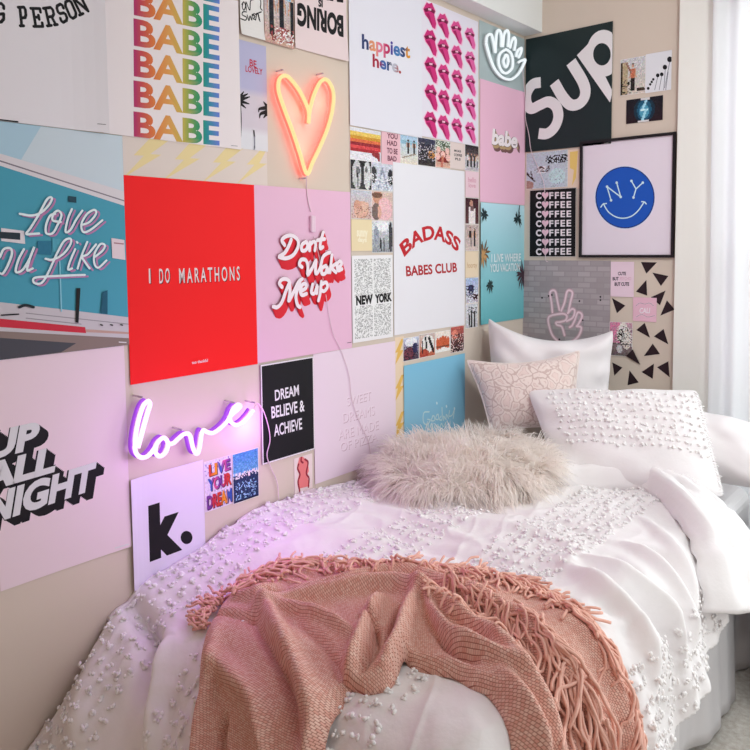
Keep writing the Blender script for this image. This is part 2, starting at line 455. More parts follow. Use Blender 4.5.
# upside-down BORING poster
s = Sheet('L', [(293, -40), (344.5, -36), (345.5, 62), (294, 48)], (236, 216, 218), off=0.0046, curl=[('br', 0.01)])
def ftext(s, body, tl, tr, bl, bold):    # upside down: the glyph feet are at the top
    a = tr; b_ = tl; P = s.loc([tr, tl, bl, tl]); c = P[0]+(P[2]-P[3])
    V, F = glyphs(body, bold); x0, x1 = V[:, 0].min(), V[:, 0].max(); h = V[:, 1].max()
    X = (V[:, 0]-x0)/(x1-x0); Y = V[:, 1]/h
    s.raw(P[0]+X[:, None]*(P[1]-P[0])+Y[:, None]*(c-P[0]), F, BLK); s.L += 1
ftext(s, 'BORING', (296, 4), (342, 17.5), (296, 26), 0.05)
ftext(s, 'IS', (317, 0), (321.5, 1), (317, 7), 0.05)
ftext(s, 'EVIL', (322, -26), (342, -22), (322, 0), 0.05)
s.done('poster', 'pale pink poster hung upside down reading BORING in heavy black capitals', 'poster')

# BE LOVELY postcard
s = Sheet('L', [(238, 38), (266, 48), (267, 152), (239, 148)], (225, 218, 222), off=0.0016,
          grad=lambda x, y: (186, 184, 216) if y > .5 else ((214, 205, 216) if y > .2 else (226, 226, 232)))
s.text('BE', (249, 66), (256, 68), (249, 59), (190, 36, 60), 0.02); s.text('LOVELY', (245, 71.5), (262, 75), (245, 65.5), (190, 36, 60), 0.02)
s.stroke([(239, 96), (240.5, 120), (239.5, 148)], 0.0045, BLK)
for st in [[(239, 98), (247, 94)], [(239, 100), (249, 97)], [(239, 101), (248.5, 104)], [(239, 97), (243, 92)], [(239, 103), (245, 108)], [(266, 106), (263, 102)], [(266, 108), (259, 109), (258, 112)], [(266, 112), (260, 114), (259, 118)], [(266, 114), (263, 118)]]:
    s.stroke(st, [0.012, 0.003], BLK, keep=True)
s.L += 1
s.stroke([(253.2, 131), (253.8, 137)], 0.005, (60, 50, 54)); s.stroke([(253.8, 137), (254, 148)], 0.004, (150, 150, 165))
s.stroke([(253.6, 146), (253.4, 150)], 0.002, BLK)
s.done('postcard', 'tall lilac postcard reading BE LOVELY above dark palm trees', 'postcard')

# yellow lightning wrap strips
def bolt(s, cx, cy, sc, col=(236, 216, 160)):
    P = s.loc([(cx, cy)])[0]
    pts = np.array([(.35, 1.0), (-.6, -.02), (-.12, .0), (-1.25, -1.0), (.75, .12), (.2, .1), (1.35, 1.0)])*sc
    s.poly(P+pts, col, m=True); s.L -= 1
s = Sheet('L', [(122, 131), (267, 150), (267, 190), (122, 178)], (228, 214, 206), off=0.0004, th=0.0004)
for cx, cy in ((146, 156), (186, 160), (223, 163), (256, 165)): bolt(s, cx, cy, 0.058)
s.done('paper_strip', 'beige paper strip with yellow lightning bolts above the red poster', 'paper')
s = Sheet('L', [(394, 338), (404, 336), (404, 440), (396, 443)], (238, 214, 186), off=0.0004, th=0.0004)
for cy in (352, 388, 425): bolt(s, 398.5, cy, 0.045, (232, 186, 96))
s.done('paper_strip', 'narrow paper strip with yellow bolts beside the blue poster', 'paper')

# LOVE YOU LIKE mural photo
s = Sheet('L', [(-20, 118), (121, 137), (128.3, 344), (-20, 363)], (74, 160, 184), off=0.0038)
s.poly([(-30, 110), (123, 135), (124, 194), (-30, 147)], (176, 208, 226))
s.poly([(40, 125), (123, 136), (124, 194), (20, 160)], (206, 220, 230))
s.poly([(-30, 146), (124, 191.5), (124, 206), (-30, 158)], (224, 218, 224))
s.stroke([(-20, 155), (124, 201)], 0.003, (130, 120, 134), smooth=False)
s.poly([(-30, 301), (60, 309), (128, 317), (129, 350), (-30, 370)], (204, 198, 204))
s.stroke([(25, 313), (128, 324)], 0.002, (150, 145, 152), smooth=False); s.stroke([(25, 318), (80, 324)], 0.002, (150, 145, 152), smooth=False)
s.poly([(-30, 318), (84, 327), (85, 333), (-30, 327)], (206, 46, 66))
s.poly([(84, 329), (128, 332), (128, 334), (85, 332)], (196, 160, 150))
s.poly([(-30, 331.5), (128, 338), (129, 350), (-30, 372)], (142, 124, 118))
s.poly([(-30, 338), (75, 343), (60, 352), (-30, 364)], (76, 76, 84))
s.poly([(0, 228), (23, 231), (24, 244), (0, 241)], (228, 222, 228)); s.poly([(-5, 231.5), (19, 233), (19, 240), (-5, 238)], (38, 52, 62))
s.poly([(110, 238), (123, 240), (124, 260), (111, 258)], (232, 214, 222)); s.stroke([(113, 243), (122, 244)], 0.003, (170, 120, 130), smooth=False)
s.poly([(67, 196), (75, 197), (75, 203), (67, 202)], (34, 70, 86))
s.poly([(36, 241), (50, 241), (50, 255), (36, 254)], (44, 120, 150)); s.poly([(51, 238), (63, 240), (63, 252), (51, 252)], (84, 168, 190))
s.stroke([(58, 253), (59, 280), (60, 311)], 0.003, (140, 206, 222))
s.poly([(75, 288), (79, 288), (77, 323), (74, 322)], BLK); s.poly([(101, 292), (106, 290), (106, 314), (99, 313)], (30, 92, 116))
for x in (99, 109, 119): s.stroke([(x, 324.5), (x+2, 325)], 0.003, BLK, smooth=False)
s.stroke([(18, 307), (24, 305), (32, 307)], 0.006, (30, 40, 46)); s.stroke([(0, 315), (17, 314)], 0.003, BLK)
k = (0, 190, 6.25)
SCRIPT = [[(125, 150), (200, 160), (260, 140), (310, 90), (325, 50), (295, 60), (240, 160), (190, 240), (165, 275), (200, 275), (245, 272)],
          [(345, 150), (315, 160), (290, 215), (290, 270), (330, 270), (360, 220), (385, 160), (365, 130), (335, 150), (330, 190), (380, 200)],
          [(450, 120), (425, 180), (410, 260), (440, 250), (480, 180), (515, 130)], [(510, 220), (560, 200), (600, 150), (590, 125), (545, 150), (510, 210), (520, 262), (565, 250), (640, 190)],
          [(0, 420), (25, 370), (65, 365), (75, 400), (50, 470), (20, 520), (0, 520)], [(150, 370), (115, 440), (100, 510), (140, 500), (185, 430), (215, 355), (190, 420), (170, 500), (205, 490)],
          [(285, 430), (330, 435), (395, 400), (440, 340), (440, 305), (400, 320), (355, 400), (300, 520), (260, 580), (215, 580), (215, 550), (290, 540), (400, 535), (530, 530)],
          [(470, 370), (440, 440), (425, 495), (450, 490)], [(480, 325), (484, 330)], [(545, 325), (510, 410), (485, 490)], [(600, 340), (550, 400), (515, 420), (545, 470), (560, 490)],
          [(590, 420), (640, 380), (655, 345), (625, 340), (590, 400), (590, 460), (615, 485), (665, 440)]]
for st in SCRIPT: s.stroke([(x+1.2, y+1.6) for x, y in Z(*k, st)], 0.0045, (186, 130, 176), keep=True)
s.L += 1
for st in SCRIPT: s.stroke([(x-2, y) for x, y in Z(*k, st)], 0.0050, (232, 248, 252), keep=True)
s.L += 1
s.stroke([(117, 341.8), (124, 342.2)], 0.0025, (230, 230, 230), smooth=False)
s.done('poster', 'blue building photo poster with white script Love You Like', 'poster')

# UP ALL NIGHT
s = Sheet('L', [None, (123.5, 343), (130, 545), (0, 592)], (240, 218, 226), aspect=1.25, off=0.0022, curl=[('br', 0.004)])
LINES = [('UP', (-16, 459.5), (36, 446.5), (-10, 431)), ('ALL', (-22, 492), (54, 470), (-19, 463)), ('NIGHT', (-18, 525), (92, 488), (-14, 496))]
SC_L = [(t, a, b_, (a[0]+5.0, a[1]-27.5-(3 if t == 'NIGHT' else 0))) for t, a, b_, c in LINES]
for k_ in range(7, 0, -1):
    for t, a, b_, c in SC_L: s.text(t, a, b_, c, BLK, bold=0.06, shift=(0.0028*k_, -0.0026*k_), keep=True)
s.L += 1
for t, a, b_, c in SC_L: s.text(t, a, b_, c, BLK, bold=0.085, keep=True)
s.L += 1
for t, a, b_, c in SC_L: s.text(t, a, b_, c, (226, 226, 228), bold=0.05, keep=True)
s.L += 1
s.stroke([(114, 547.5), (127, 543.5)], 0.003, (226, 226, 226), smooth=False)
s.done('poster', 'pale pink poster reading UP ALL NIGHT in grey letters with black shadows', 'poster')

# red I DO MARATHONS
s = Sheet('L', [(122, 175), (253, 185), (257, 363.5), (130.5, 385)], (250, 20, 24), off=0.0030)
for c, sh in (((110, 6, 14), (0.0022, -0.002)), ((240, 220, 220), (0, 0))):
    for t, a, b_, cc in (('I', (148.2, 283), (149.8, 283), (147.8, 268.5)), ('DO', (158.5, 283.2), (169, 282.4), (158.2, 268.6)), ('MARATHONS', (178.5, 283), (239, 280), (178, 268.2))):
        s.text(t, a, b_, cc, c, bold=0.012, shift=sh, keep=True, space=1.45)
    s.L += 1
s.text('too thankful', (191, 364), (207, 361.5), (191, 361), (240, 220, 220), 0.02)
s.done('poster', 'solid red poster reading I DO MARATHONS in thin white capitals', 'poster')

# pink Don't Wake Me Up
s = Sheet('L', [(253, 184), (350, 193), (351, 347), (257, 364)], (236, 190, 216), off=0.0020)
k = (255, 215, 7.5)
DW = [[(165, 310), (205, 285), (235, 235), (255, 185)], [(205, 225), (185, 190), (215, 160), (265, 155), (305, 190), (305, 240), (270, 300), (215, 325), (165, 315)],
      [(365, 200), (335, 225), (335, 265), (365, 262), (378, 225), (365, 200)], [(395, 205), (392, 265)], [(394, 225), (420, 200), (438, 215), (432, 265)], [(495, 130), (475, 200), (472, 250), (492, 240)], [(450, 190), (505, 180)],
      [(335, 390), (315, 370), (330, 335), (365, 340), (380, 390), (378, 450), (410, 400), (440, 340)], [(440, 340), (438, 440), (470, 400), (490, 320), (520, 290), (545, 280)],
      [(515, 380), (485, 400), (485, 440), (512, 435), (525, 390), (530, 430)], [(560, 300), (545, 430)], [(595, 360), (560, 395), (590, 430)], [(600, 400), (632, 370), (620, 345), (598, 370), (605, 415), (635, 405)],
      [(120, 685), (150, 690), (185, 650), (210, 580), (235, 520)], [(185, 540), (165, 510), (190, 480), (235, 490), (245, 560), (235, 640)], [(240, 640), (280, 560), (310, 500), (335, 480)], [(320, 500), (290, 600), (300, 670), (320, 690)],
      [(330, 570), (365, 545), (360, 515), (335, 525), (322, 570), (335, 600), (368, 590)], [(415, 520), (405, 580), (430, 585), (450, 525), (445, 585)], [(480, 500), (470, 590), (458, 640)], [(480, 520), (515, 505), (525, 540), (500, 570), (475, 560)]]
DWm = [s.loc(Z(*k, st)) for st in DW]
for j in range(9, 0, -1):
    for st in DWm: s.stroke(st+np.array([0.0020*j, -0.0032*j]), 0.0128, (226, 36, 52), m=True, keep=True, n=4)
s.L += 1
for st in DWm: s.stroke(st, 0.0138, (150, 36, 56), m=True, keep=True, n=4)
s.L += 1
for st in DWm: s.stroke(st, 0.0122, (246, 232, 240), m=True, keep=True, n=4)
s.L += 1
s.stroke([(345, 342.6), (349, 342)], 0.0018, (60, 30, 50), smooth=False)
s.done('poster', 'pink poster with retro red-shadowed script Dont Wake Me up', 'poster')

# happiest here
s = Sheet('L', [None, None, (421, 137.5), (349, 126)], (232, 230, 240), aspect=1.25, off=0.0044)
s.v1 = s.v1
HC = [(52, 60, 110), (216, 140, 110), (216, 120, 140), (196, 60, 100), (60, 90, 170), (80, 130, 170), (60, 60, 60), (216, 160, 60)]
def slices(cols, cuts):
    def f(x, y):
        for c, q in zip(cols, cuts):
            if x < q: return c
        return cols[-1]
    return f
s.text('happiest', (360.8, 48.4), (409, 58.2), (360.6, 34), slices([(44, 56, 110), (226, 150, 110), (222, 120, 150), (190, 40, 96), (70, 60, 150), (60, 120, 180), (50, 60, 110), (222, 150, 50)], [.14, .285, .43, .575, .64, .79, .905, 1.1]), 0.03)
s.text('here.', (371.5, 66.5), (400, 73.5), (371.3, 53.8), slices([(170, 30, 60), (60, 100, 170), (40, 50, 90), (190, 190, 205), (170, 60, 60)], [.26, .5, .66, .89, 1.1]), 0.03)
s.done('poster', 'off-white poster with happiest here in small multicoloured letters', 'poster')

# lips poster
s = Sheet('L', [(417.5, -1), (477, 20), (478, 145.5), (421, 137.5)], (232, 226, 238), off=0.0030)
for r in range(5):
    for c in range(4):
        x = 428.7+c*13.55-(0.3 if c else 0); y0 = [11, 21.5, 28.5, 34.5][c]; y1 = [120, 123, 125.5, 128.5][c]
        y = y0+(y1-y0)*r/4+1.5; x += 1.5*[0, .45, .8, .9, .6][r]*(1-c/5)
        o = [(-5.6, -3), (-2.5, -9), (-.5, -7.5), (2, -8.5), (5.2, -1), (4.2, 2), (6, 10), (5, 15), (2.4, 13.5), (-1, 6), (-4, 2)]
        sc = 1.12-0.07*c
        tint = np.array([(206, 44, 120), (214, 60, 132), (220, 78, 146), (226, 100, 166)][c])
        s.poly([(x+dx*sc*1.18, y+dy*sc*1.1) for dx, dy in o], (246, 196, 224)); 
        s.poly([(x+dx*sc, y+dy*sc) for dx, dy in o], tint)
        s.poly([(x+dx*sc, y+dy*sc) for dx, dy in [(-5.6, -3), (0, -4.4), (5.2, -1), (4.2, 1.4), (0, -1.2), (-3.5, -.2)]], (116, 14, 62))
        s.poly([(x+dx*sc, y+dy*sc) for dx, dy in [(-1.4, -3.6), (1.6, -3.2), (1.4, -1.4), (-1.2, -1.8)]], (244, 190, 214))
        s.poly([(x+dx*sc, y+dy*sc) for dx, dy in [(-3.4, 1), (-.6, 1), (2.6, 11), (1.6, 11.4)]], (168, 24, 92))
        s.L -= 5
s.L += 6
s.done('poster', 'white poster covered with rows of magenta lips and tongues', 'poster')

# grey sheet behind the hand sign
s = Sheet('L', [(478.5, 19), (524, 40), (524, 91), (479, 82)], (176, 190, 192), off=0.0014)
s.done('poster', 'plain pale grey sheet behind the glowing hand sign', 'poster', mat=m_gloss)
# pink babe poster
s = Sheet('L', [(479, 82), (523.5, 89), (524, 205), (480, 202)], (240, 190, 214), off=0.0022, curl=[('r', 0.003)])
A, B_, C_ = (491, 143.5), (516.5, 147.5), (492.2, 128.5)
for j in range(6, 0, -1): s.text('babe', A, B_, C_, (120, 84, 84) if j > 3 else (190, 160, 120), 0.05, shift=(0.0035*j, -0.0042*j), keep=True)
s.L += 1
s.text('babe', A, B_, C_, (90, 60, 70), 0.07); s.text('babe', A, B_, C_, (250, 238, 242), 0.045)
s.done('poster', 'plain pink poster with small white word babe', 'poster')
# palm sky poster
s = Sheet('L', [(479, 203), (524, 205), (522.7, 318), (478.7, 325)], (140, 204, 220), off=0.0032, curl=[('l', 0.006)],
          grad=lambda x, y: np.array((104, 182, 190))*(1-y)+np.array((190, 228, 240))*y)
g = np.random.default_rng(5)
for cx, cy, r, n_, col in [(482.5, 214.5, 6.5, 11, (30, 50, 54)), (516.8, 219, 6.5, 11, (30, 50, 54)), (489, 285.5, 5.5, 10, (40, 60, 60)), (481.5, 253, 11, 16, (120, 92, 66)), (481, 256, 8, 9, (196, 150, 100)), (522, 274, 12, 18, (70, 52, 62))]:
    for q in range(n_):
        a = 2*math.pi*q/n_+g.uniform(-.2, .2); rr = r*g.uniform(.7, 1.1)
        s.stroke([(cx, cy), (cx+rr*.5*math.cos(a), cy+rr*.75*math.sin(a)), (cx+rr*.75*math.cos(a), cy+rr*1.35*math.sin(a)+.8)], [0.005, 0.011, 0.001], col, keep=True)
    s.L += 1
s.stroke([(518.3, 205), (517.5, 213)], 0.006, (30, 50, 54))
s.text('I LIVE WHERE', (490, 262), (519.5, 261), (490, 254), (232, 244, 248), 0.02); s.text('YOU VACATION', (488.5, 272), (518.5, 270.5), (488.5, 264), (232, 244, 248), 0.02)
s.done('poster', 'turquoise sky poster with palm trees reading I LIVE WHERE YOU VACATION', 'poster')

# badass babes club
s = Sheet('L', [(392, 163), (464, 170.5), (464, 323), (394, 337)], (236, 234, 240), off=0.0024)
s.text('BADASS', (403.5, 256.5), (457, 252), (403, 242), (196, 34, 44), 0.035, arc=0.056)
s.text('BABES CLUB', (405.5, 276), (456.5, 271.5), (405, 266), (176, 34, 44), 0.03)
s.done('poster', 'white poster reading BADASS BABES CLUB in red capitals', 'poster')

# new york text sheet
s = Sheet('L', [(350.7, 256), (392, 254.5), (392, 336), (352, 344)], (240, 238, 240), off=0.0034)
g = np.random.default_rng(8)
A = np.full((90, 50, 3), 240.0); mk = g.random((90, 50)) < 0.5
for c0, c1 in ((0, 24), (26, 50)):
    for r in range(90):
        for c in range(c0, c1):
            if mk[r, c]: A[r, c] = g.uniform(150, 215)
A[43:53] = 240
pts = s.w
s.image(A, 0.012)
s.text('NEW', (355.2, 304.8), (372, 302.8), (355, 296), BLK, 0.06); s.text('YORK', (374, 302.8), (391, 300.4), (373.8, 294.3), BLK, 0.06)
s.done('poster', 'white sheet of tiny grey text reading NEW YORK across the middle', 'poster')

# sweet dreams
s = Sheet('L', [(312, 356), (394.5, 339.5), None, (315, 484)], (238, 218, 232), aspect=1.27, off=0.0026)
for c, sh in (((178, 140, 156), (0.0016, -0.0016)), ((250, 240, 246), (-0.0012, 0.0012)), ((238, 214, 230), (0, 0))):
    for t, a, b_, cc in (('SWEET', (346.5, 406), (370.5, 399.5), (346, 397.5)), ('DREAMS', (342.5, 423), (374, 414.5), (342, 413.5)), ('ARE MADE', (338, 440), (378, 429), (337.5, 430.5)), ('OF PIZZA', (340, 451.5), (376.5, 440.5), (339.5, 443))):
        s.text(t, a, b_, cc, c, 0.0, shift=sh, keep=True)
    s.L += 1
s.done('poster', 'blush poster reading SWEET DREAMS ARE MADE OF PIZZA in pale capitals', 'poster')

# dream believe achieve
s = Sheet('L', [(258.7, 365), (312.5, 356), (314, 450), (262, 463.5)], (20, 18, 24), off=0.0042)
s.border(0.0045, (238, 232, 236))
for t, a, b_, cc in (('DREAM', (274, 400.5), (298, 394.5), (273.5, 390)), ('BELIEVE &', (270.5, 418), (303.5, 410.5), (270, 406.5)), ('ACHIEVE', (273, 436), (301, 428.5), (272.5, 424.5))):
    s.text(t, a, b_, cc, (236, 234, 238), 0.02)
s.done('poster', 'small black poster reading DREAM BELIEVE & ACHIEVE', 'poster')

# k.
s = Sheet('L', [(128, 478), (202, 460.7), None, (132.5, 590)], (232, 222, 244), aspect=1.32, off=0.0048, curl=[('l', 0.006)])
s.text('k', (148.3, 556.5), (181, 544.5), (146.8, 505.5), BLK, 0.075); s.ell(185.3, 537, 5.9, 6.6, BLK)
s.done('poster', 'white poster with one large black lowercase k and full stop', 'poster')

# blue good morning
s = Sheet('L', [(403, 364), (464, 354.6), None, None], (120, 190, 216), aspect=1.27, off=0.0036, grad=lambda x, y: np.array((150, 185, 205))*(1-y)*(1-x*.4)+np.array((132, 196, 226))*(1-(1-y)*(1-x*.4)))
k = (400, 370, 9.37)
for st in [[(265, 390), (215, 400), (210, 480), (240, 510), (275, 470), (250, 460)], [(300, 430), (285, 470), (315, 470), (310, 430), (295, 430)], [(335, 420), (325, 455), (350, 460), (350, 415), (335, 420)], [(375, 430), (360, 460), (385, 460), (385, 350)],
           [(400, 470), (400, 430), (420, 460), (425, 415), (445, 450)], [(455, 380), (450, 430), (480, 420), (500, 370), (490, 450)], [(230, 540), (250, 510), (262, 560), (285, 500), (300, 550)], [(315, 520), (330, 550), (345, 510), (360, 540), (380, 500), (395, 530), (420, 490)]]:
    s.stroke(Z(*k, st), 0.0052, (196, 220, 224), keep=True)
for x, y in ((335, 305), (425, 335), (500, 355)): s.stroke(Z(*k, [(x, y), (x+2, y+8)]), 0.008, (214, 232, 236), keep=True)
s.L += 1
s.done('poster', 'light blue poster with pale handwritten greeting behind the fur pillow', 'poster')

# ================================================================== left wall: small prints
def snap(corners, A, label, name='photo_print', cat='photo', group='small snapshots on the left wall', wall='L', inset=0.0015, texts=(), strokes=(), base=(240, 236, 236), mat=None, **kw):
    s = Sheet(wall, corners, base, **kw)
    if A is not None: s.image(A, inset)
    for t in texts: s.text(*t)
    for t in strokes: s.stroke(t[0], t[1], t[2], keep=True)
    return s.done(name, label, cat, group, mat=mat or m_print)
# live your dream
s = Sheet('L', [(202.7, 462), (231.3, 454.5), (232, 504.7), (205, 511)], (236, 222, 234), off=0.0014)
s.image(paint(26, 42, (222, 216, 232), (226, 206, 232), [('n', 0, 0, 1, 1, (150, 140, 190), .08)], 8, 21), 0.002)
CC = [(206, 60, 50), (236, 150, 40), (60, 90, 180), (220, 90, 150), (120, 60, 150), (200, 50, 70)]
def pal(k0, n_):
    return lambda x, y: CC[(int(min(x, .999)*n_)+k0) % 6]
for j, (t, a, b_, cc) in enumerate((('LIVE', (208.5, 476), (230, 468.5), (208, 465)), ('YOUR', (207.5, 491), (231, 483), (207, 479)), ('DREAM', (206.5, 509), (231.5, 500), (206, 496)))):
    s.text(t, a, b_, cc, (60, 40, 60), 0.06, shift=(0.002, -0.002)); s.text(t, a, b_, cc, pal(j*2, 5), 0.05)
s.done('photo_print', 'small print reading LIVE YOUR DREAM in colourful bubble letters', 'print')
A = paint(24, 40, (74, 140, 196), (130, 190, 226), [('r', 0, .45, 1, 1, (34, 50, 92)), ('n', 0, .4, 1, .52, (226, 220, 226), .5), ('n', .1, .6, .9, .95, (150, 190, 230), .28), ('r', 0, .98, 1, 1, (20, 20, 40))], 12, 22)
snap([(232, 454.3), (258, 447), (258, 496), (232.5, 504.3)], A, 'blue snapshot of pale buildings above dark sea, beside the bubble-letter print', off=0.0022)
s = Sheet('L', [(293, 458), (312, 454), (312, 489), (295, 493)], (240, 222, 220), off=0.0010)
s.poly(Z(195, 440, 5.77, [(600, 95), (620, 95), (650, 130), (655, 180), (645, 200), (658, 265), (600, 280), (590, 230), (600, 190), (588, 145)]), (236, 130, 130))
for st in [[(595, 140), (590, 165), (603, 200), (592, 240), (602, 295)], [(632, 110), (650, 130), (640, 190), (655, 220), (652, 270)], [(612, 95), (610, 120), (620, 130)]]:
    s.stroke(Z(195, 440, 5.77, st), 0.006, (150, 34, 54), keep=True)
s.done('postcard', 'small card with a red-striped bacon drawing below the black poster', 'postcard')

# grid of snapshots left of the badass poster
A = paint(30, 30, (226, 226, 236), (220, 214, 226), [('r', 0, .1, 1, .26, (234, 200, 100)), ('r', 0, .22, 1, .36, (208, 150, 50)), ('r', 0, .34, 1, .44, (224, 110, 70)), ('r', 0, .42, 1, .56, (150, 40, 50)), ('r', 0, .54, 1, .66, (216, 70, 74)), ('r', 0, .64, .95, .74, (176, 44, 54)),
     ('r', .7, .7, .96, .98, (150, 50, 56)), ('e', .2, .98, .72, .24, (232, 230, 238))], 9, 31)
snap([(349.5, 127), (380.5, 131.5), (380.5, 164), (349.3, 158.5)], A, 'snapshot of curved yellow, orange and red retro stripes', off=0.0012)
snap([(381, 131.5), (399.7, 134.3), (399.7, 166), (381, 163.5)], None, 'pink card reading YOU HAD TO BE BAD', name='postcard', cat='card', base=(236, 190, 200), off=0.0018,
     texts=[('YOU', (386.5, 138), (397, 139.5), (386.5, 132.8), (120, 60, 80), .03), ('HAD', (386.5, 145), (396.5, 146.3), (386.5, 140), (120, 60, 80), .03), ('TO BE', (386.3, 153), (397, 154.5), (386.3, 147.5), (120, 60, 80), .03), ('BAD', (387, 160.5), (396, 161.5), (387, 155.5), (120, 60, 80), .03)])
A = paint(20, 30, (170, 200, 226), (232, 220, 204), [('r', 0, .18, 1, .3, (150, 190, 210)), *person_ops(.45, .4, .5, (30, 28, 40)), *person_ops(.8, .4, .5, (30, 30, 34)), ('l', .1, .8, .9, .6, .02, (150, 130, 110))], 10, 33)
snap([(399.7, 134.3), (417.3, 137), (417.3, 165.5), (399.7, 164)], A, 'beach snapshot with two dark figures on pale sand', off=0.0012)
A = paint(20, 30, (60, 60, 84), (60, 50, 50), [('n', 0, .15, 1, .8, (196, 190, 200), .35), ('n', 0, .2, 1, .9, (30, 24, 30), .35), ('n', .6, .4, 1, .7, (216, 150, 80), .3)], 12, 34)
snap([(417.3, 137), (435, 139.8), (435, 167), (417.3, 165.5)], A, 'dark snapshot of a dense crowd, right of the beach snapshot', off=0.0018)
ops = [('e', x, y, .16, .13, (236, 190, 180)) for x, y in ((.2, .35), (.8, .35), (.5, .5), (.85, .6), (.15, .6))]
A = paint(18, 30, (70, 90, 70), (230, 180, 160), [('n', 0, 0, 1, .4, (220, 226, 214), .3), ('r', .1, .35, .9, .8, (130, 30, 30)), *ops, ('l', .4, .95, .5, .6, .08, (200, 120, 100))], 12, 35)
snap([(435, 139.8), (450, 142), (450, 169), (435, 167)], A, 'snapshot of pink faces ringed around dark red clothes', off=0.0012)
snap([(450, 142), (464.3, 144), (464.3, 170), (450, 168.5)], None, 'beige card with three tiny lines of dark lettering', name='postcard', cat='card', base=(228, 210, 206), off=0.0018,
     texts=[('MORE', (453.6, 151.6), (460.5, 152.6), (453.6, 149.5), (60, 54, 60), .03), ('COFFEE', (453.4, 156), (461.4, 156.9), (453.4, 153.4), (60, 54, 60), .03), ('PLS', (454.6, 160), (460, 160.6), (454.6, 157.6), (60, 54, 60), .03)])
A = paint(16, 28, (40, 34, 38), (170, 150, 150), [('r', 0, .45, 1, 1, (196, 190, 196))] + sum([person_ops(x, .6, .55, c) for x, c in ((.2, (220, 216, 220)), (.45, (40, 34, 40)), (.7, (60, 40, 50)), (.9, (216, 200, 200)))], []), 14, 36)
snap([(464.6, 144.2), (478.3, 146), (478.3, 172), (464.6, 170.3)], A, 'snapshot of a group posing in front of a dark wall, above the pink card', off=0.0012)

g6 = 'black and white snapshots left of the red-lettered poster'
A = paint(22, 32, (40, 38, 40), (60, 58, 60), [('e', .3, .5, .22, .5, (200, 200, 202)), ('e', .35, .35, .1, .14, (120, 120, 122)), ('e', .8, .5, .18, .5, (214, 214, 216)), ('l', .3, .3, .35, .9, .03, (60, 60, 62)), ('e', .75, .3, .06, .1, (110, 110, 110))], 14, 41)
snap([(349.3, 159), (371, 161.5), (371, 190.5), (349.8, 189)], A, 'black and white snapshot of two long pale heads, below the retro stripes', off=0.0024)
A = paint(22, 32, (210, 212, 224), (190, 196, 212), [('e', .1, .45, .14, .3, (60, 60, 66)), ('e', .9, .5, .14, .3, (40, 40, 46)), ('l', .5, .2, .3, .9, .04, (150, 156, 176)), ('l', .5, .2, .75, .9, .04, (150, 156, 176)), ('n', 0, .4, 1, 1, (236, 236, 240), .3)], 12, 42)
snap([(371, 161.5), (392.3, 164), (392.3, 191.5), (371, 190.5)], A, 'pale grey snapshot of seated figures, right of the two long heads', off=0.0016)
A = paint(22, 32, (200, 202, 214), (214, 180, 170), [('e', .5, .68, .38, .32, (222, 176, 156)), ('e', .3, .5, .16, .16, (214, 160, 140)), ('e', .72, .55, .16, .16, (226, 186, 166)), ('n', 0, .55, 1, 1, (150, 100, 90), .12)], 10, 43)
snap([(349.8, 189.5), (371, 191), (371.3, 219.5), (350.3, 218.5)], A, 'snapshot of cupped peach hands on pale ground', off=0.0024)
A = paint(22, 32, (216, 190, 176), (226, 196, 196), [('e', .28, .2, .24, .24, (206, 150, 124)), ('e', .25, .12, .26, .1, (120, 86, 70)), ('e', .62, .6, .36, .4, (236, 190, 194)), ('e', .2, .7, .22, .3, (120, 100, 96)), ('e', .35, .72, .1, .24, (222, 170, 150))], 10, 44)
snap([(371, 191.2), (392.3, 192), (392.3, 221.5), (371.3, 220)], A, 'snapshot of a person in a pink top, right of the cupped hands', off=0.0016)
snap([(350.3, 219), (371.3, 220), (371.5, 251.5), (351, 250.3)], None, 'cream yellow card with faint white lettering', name='postcard', cat='card', base=(238, 220, 180), off=0.0024,
     texts=[('sunny', (356, 236), (367, 236.5), (356, 230), (250, 240, 214), .04), ('days', (357, 241.5), (366, 242), (357, 237), (250, 240, 214), .04)])
A = paint(22, 32, (222, 224, 230), (150, 154, 160), [('e', .5, .15, .3, .18, (240, 240, 244)), ('l', .4, .55, .42, .95, .03, (40, 40, 46)), ('l', .58, .55, .56, .95, .03, (40, 40, 46)), ('e', .2, .45, .12, .3, (150, 156, 170)), ('e', .9, .5, .1, .5, (60, 62, 66))], 14, 45)
snap([(371.3, 220.3), (392.3, 221.8), (392.3, 253.5), (371.5, 251.8)], A, 'grey snapshot of a figure on a long path, right of the cream card', off=0.0016)

# column of prints right of the badass poster
s = snap([(464.8, 170.8), (478.3, 172.3), (478.3, 198), (464.8, 196.8)], None, 'pale pink card with faint pink lettering', name='postcard', cat='card', base=(236, 204, 214), off=0.0022,
         texts=[('hello', (467.5, 182), (475.5, 182.6), (467.5, 177), (220, 160, 180), .02), ('love', (468, 187.4), (475, 187.8), (468, 183), (220, 160, 180), .02)])
A = paint(16, 26, (60, 24, 34), (96, 60, 60), [('r', .25, .35, .75, 1, (236, 226, 226)), ('e', .45, .22, .12, .14, (200, 150, 130)), ('e', .66, .3, .1, .12, (60, 40, 40)), ('r', .4, .3, .6, .5, (120, 90, 90))], 10, 52)
snap([(464.8, 197.2), (478.3, 198.5), (478.3, 224.5), (464.8, 223.7)], A, 'snapshot of a person in white against dark red', off=0.0014)
A = paint(16, 26, (190, 170, 166), (210, 190, 184), person_ops(.35, .5, .75, (34, 30, 34))+person_ops(.68, .5, .7, (24, 22, 28)), 12, 53)
snap([(464.8, 224.2), (478.3, 225), (478, 251), (465, 250.5)], A, 'snapshot of two people in black, below the dark red snapshot', off=0.0022)
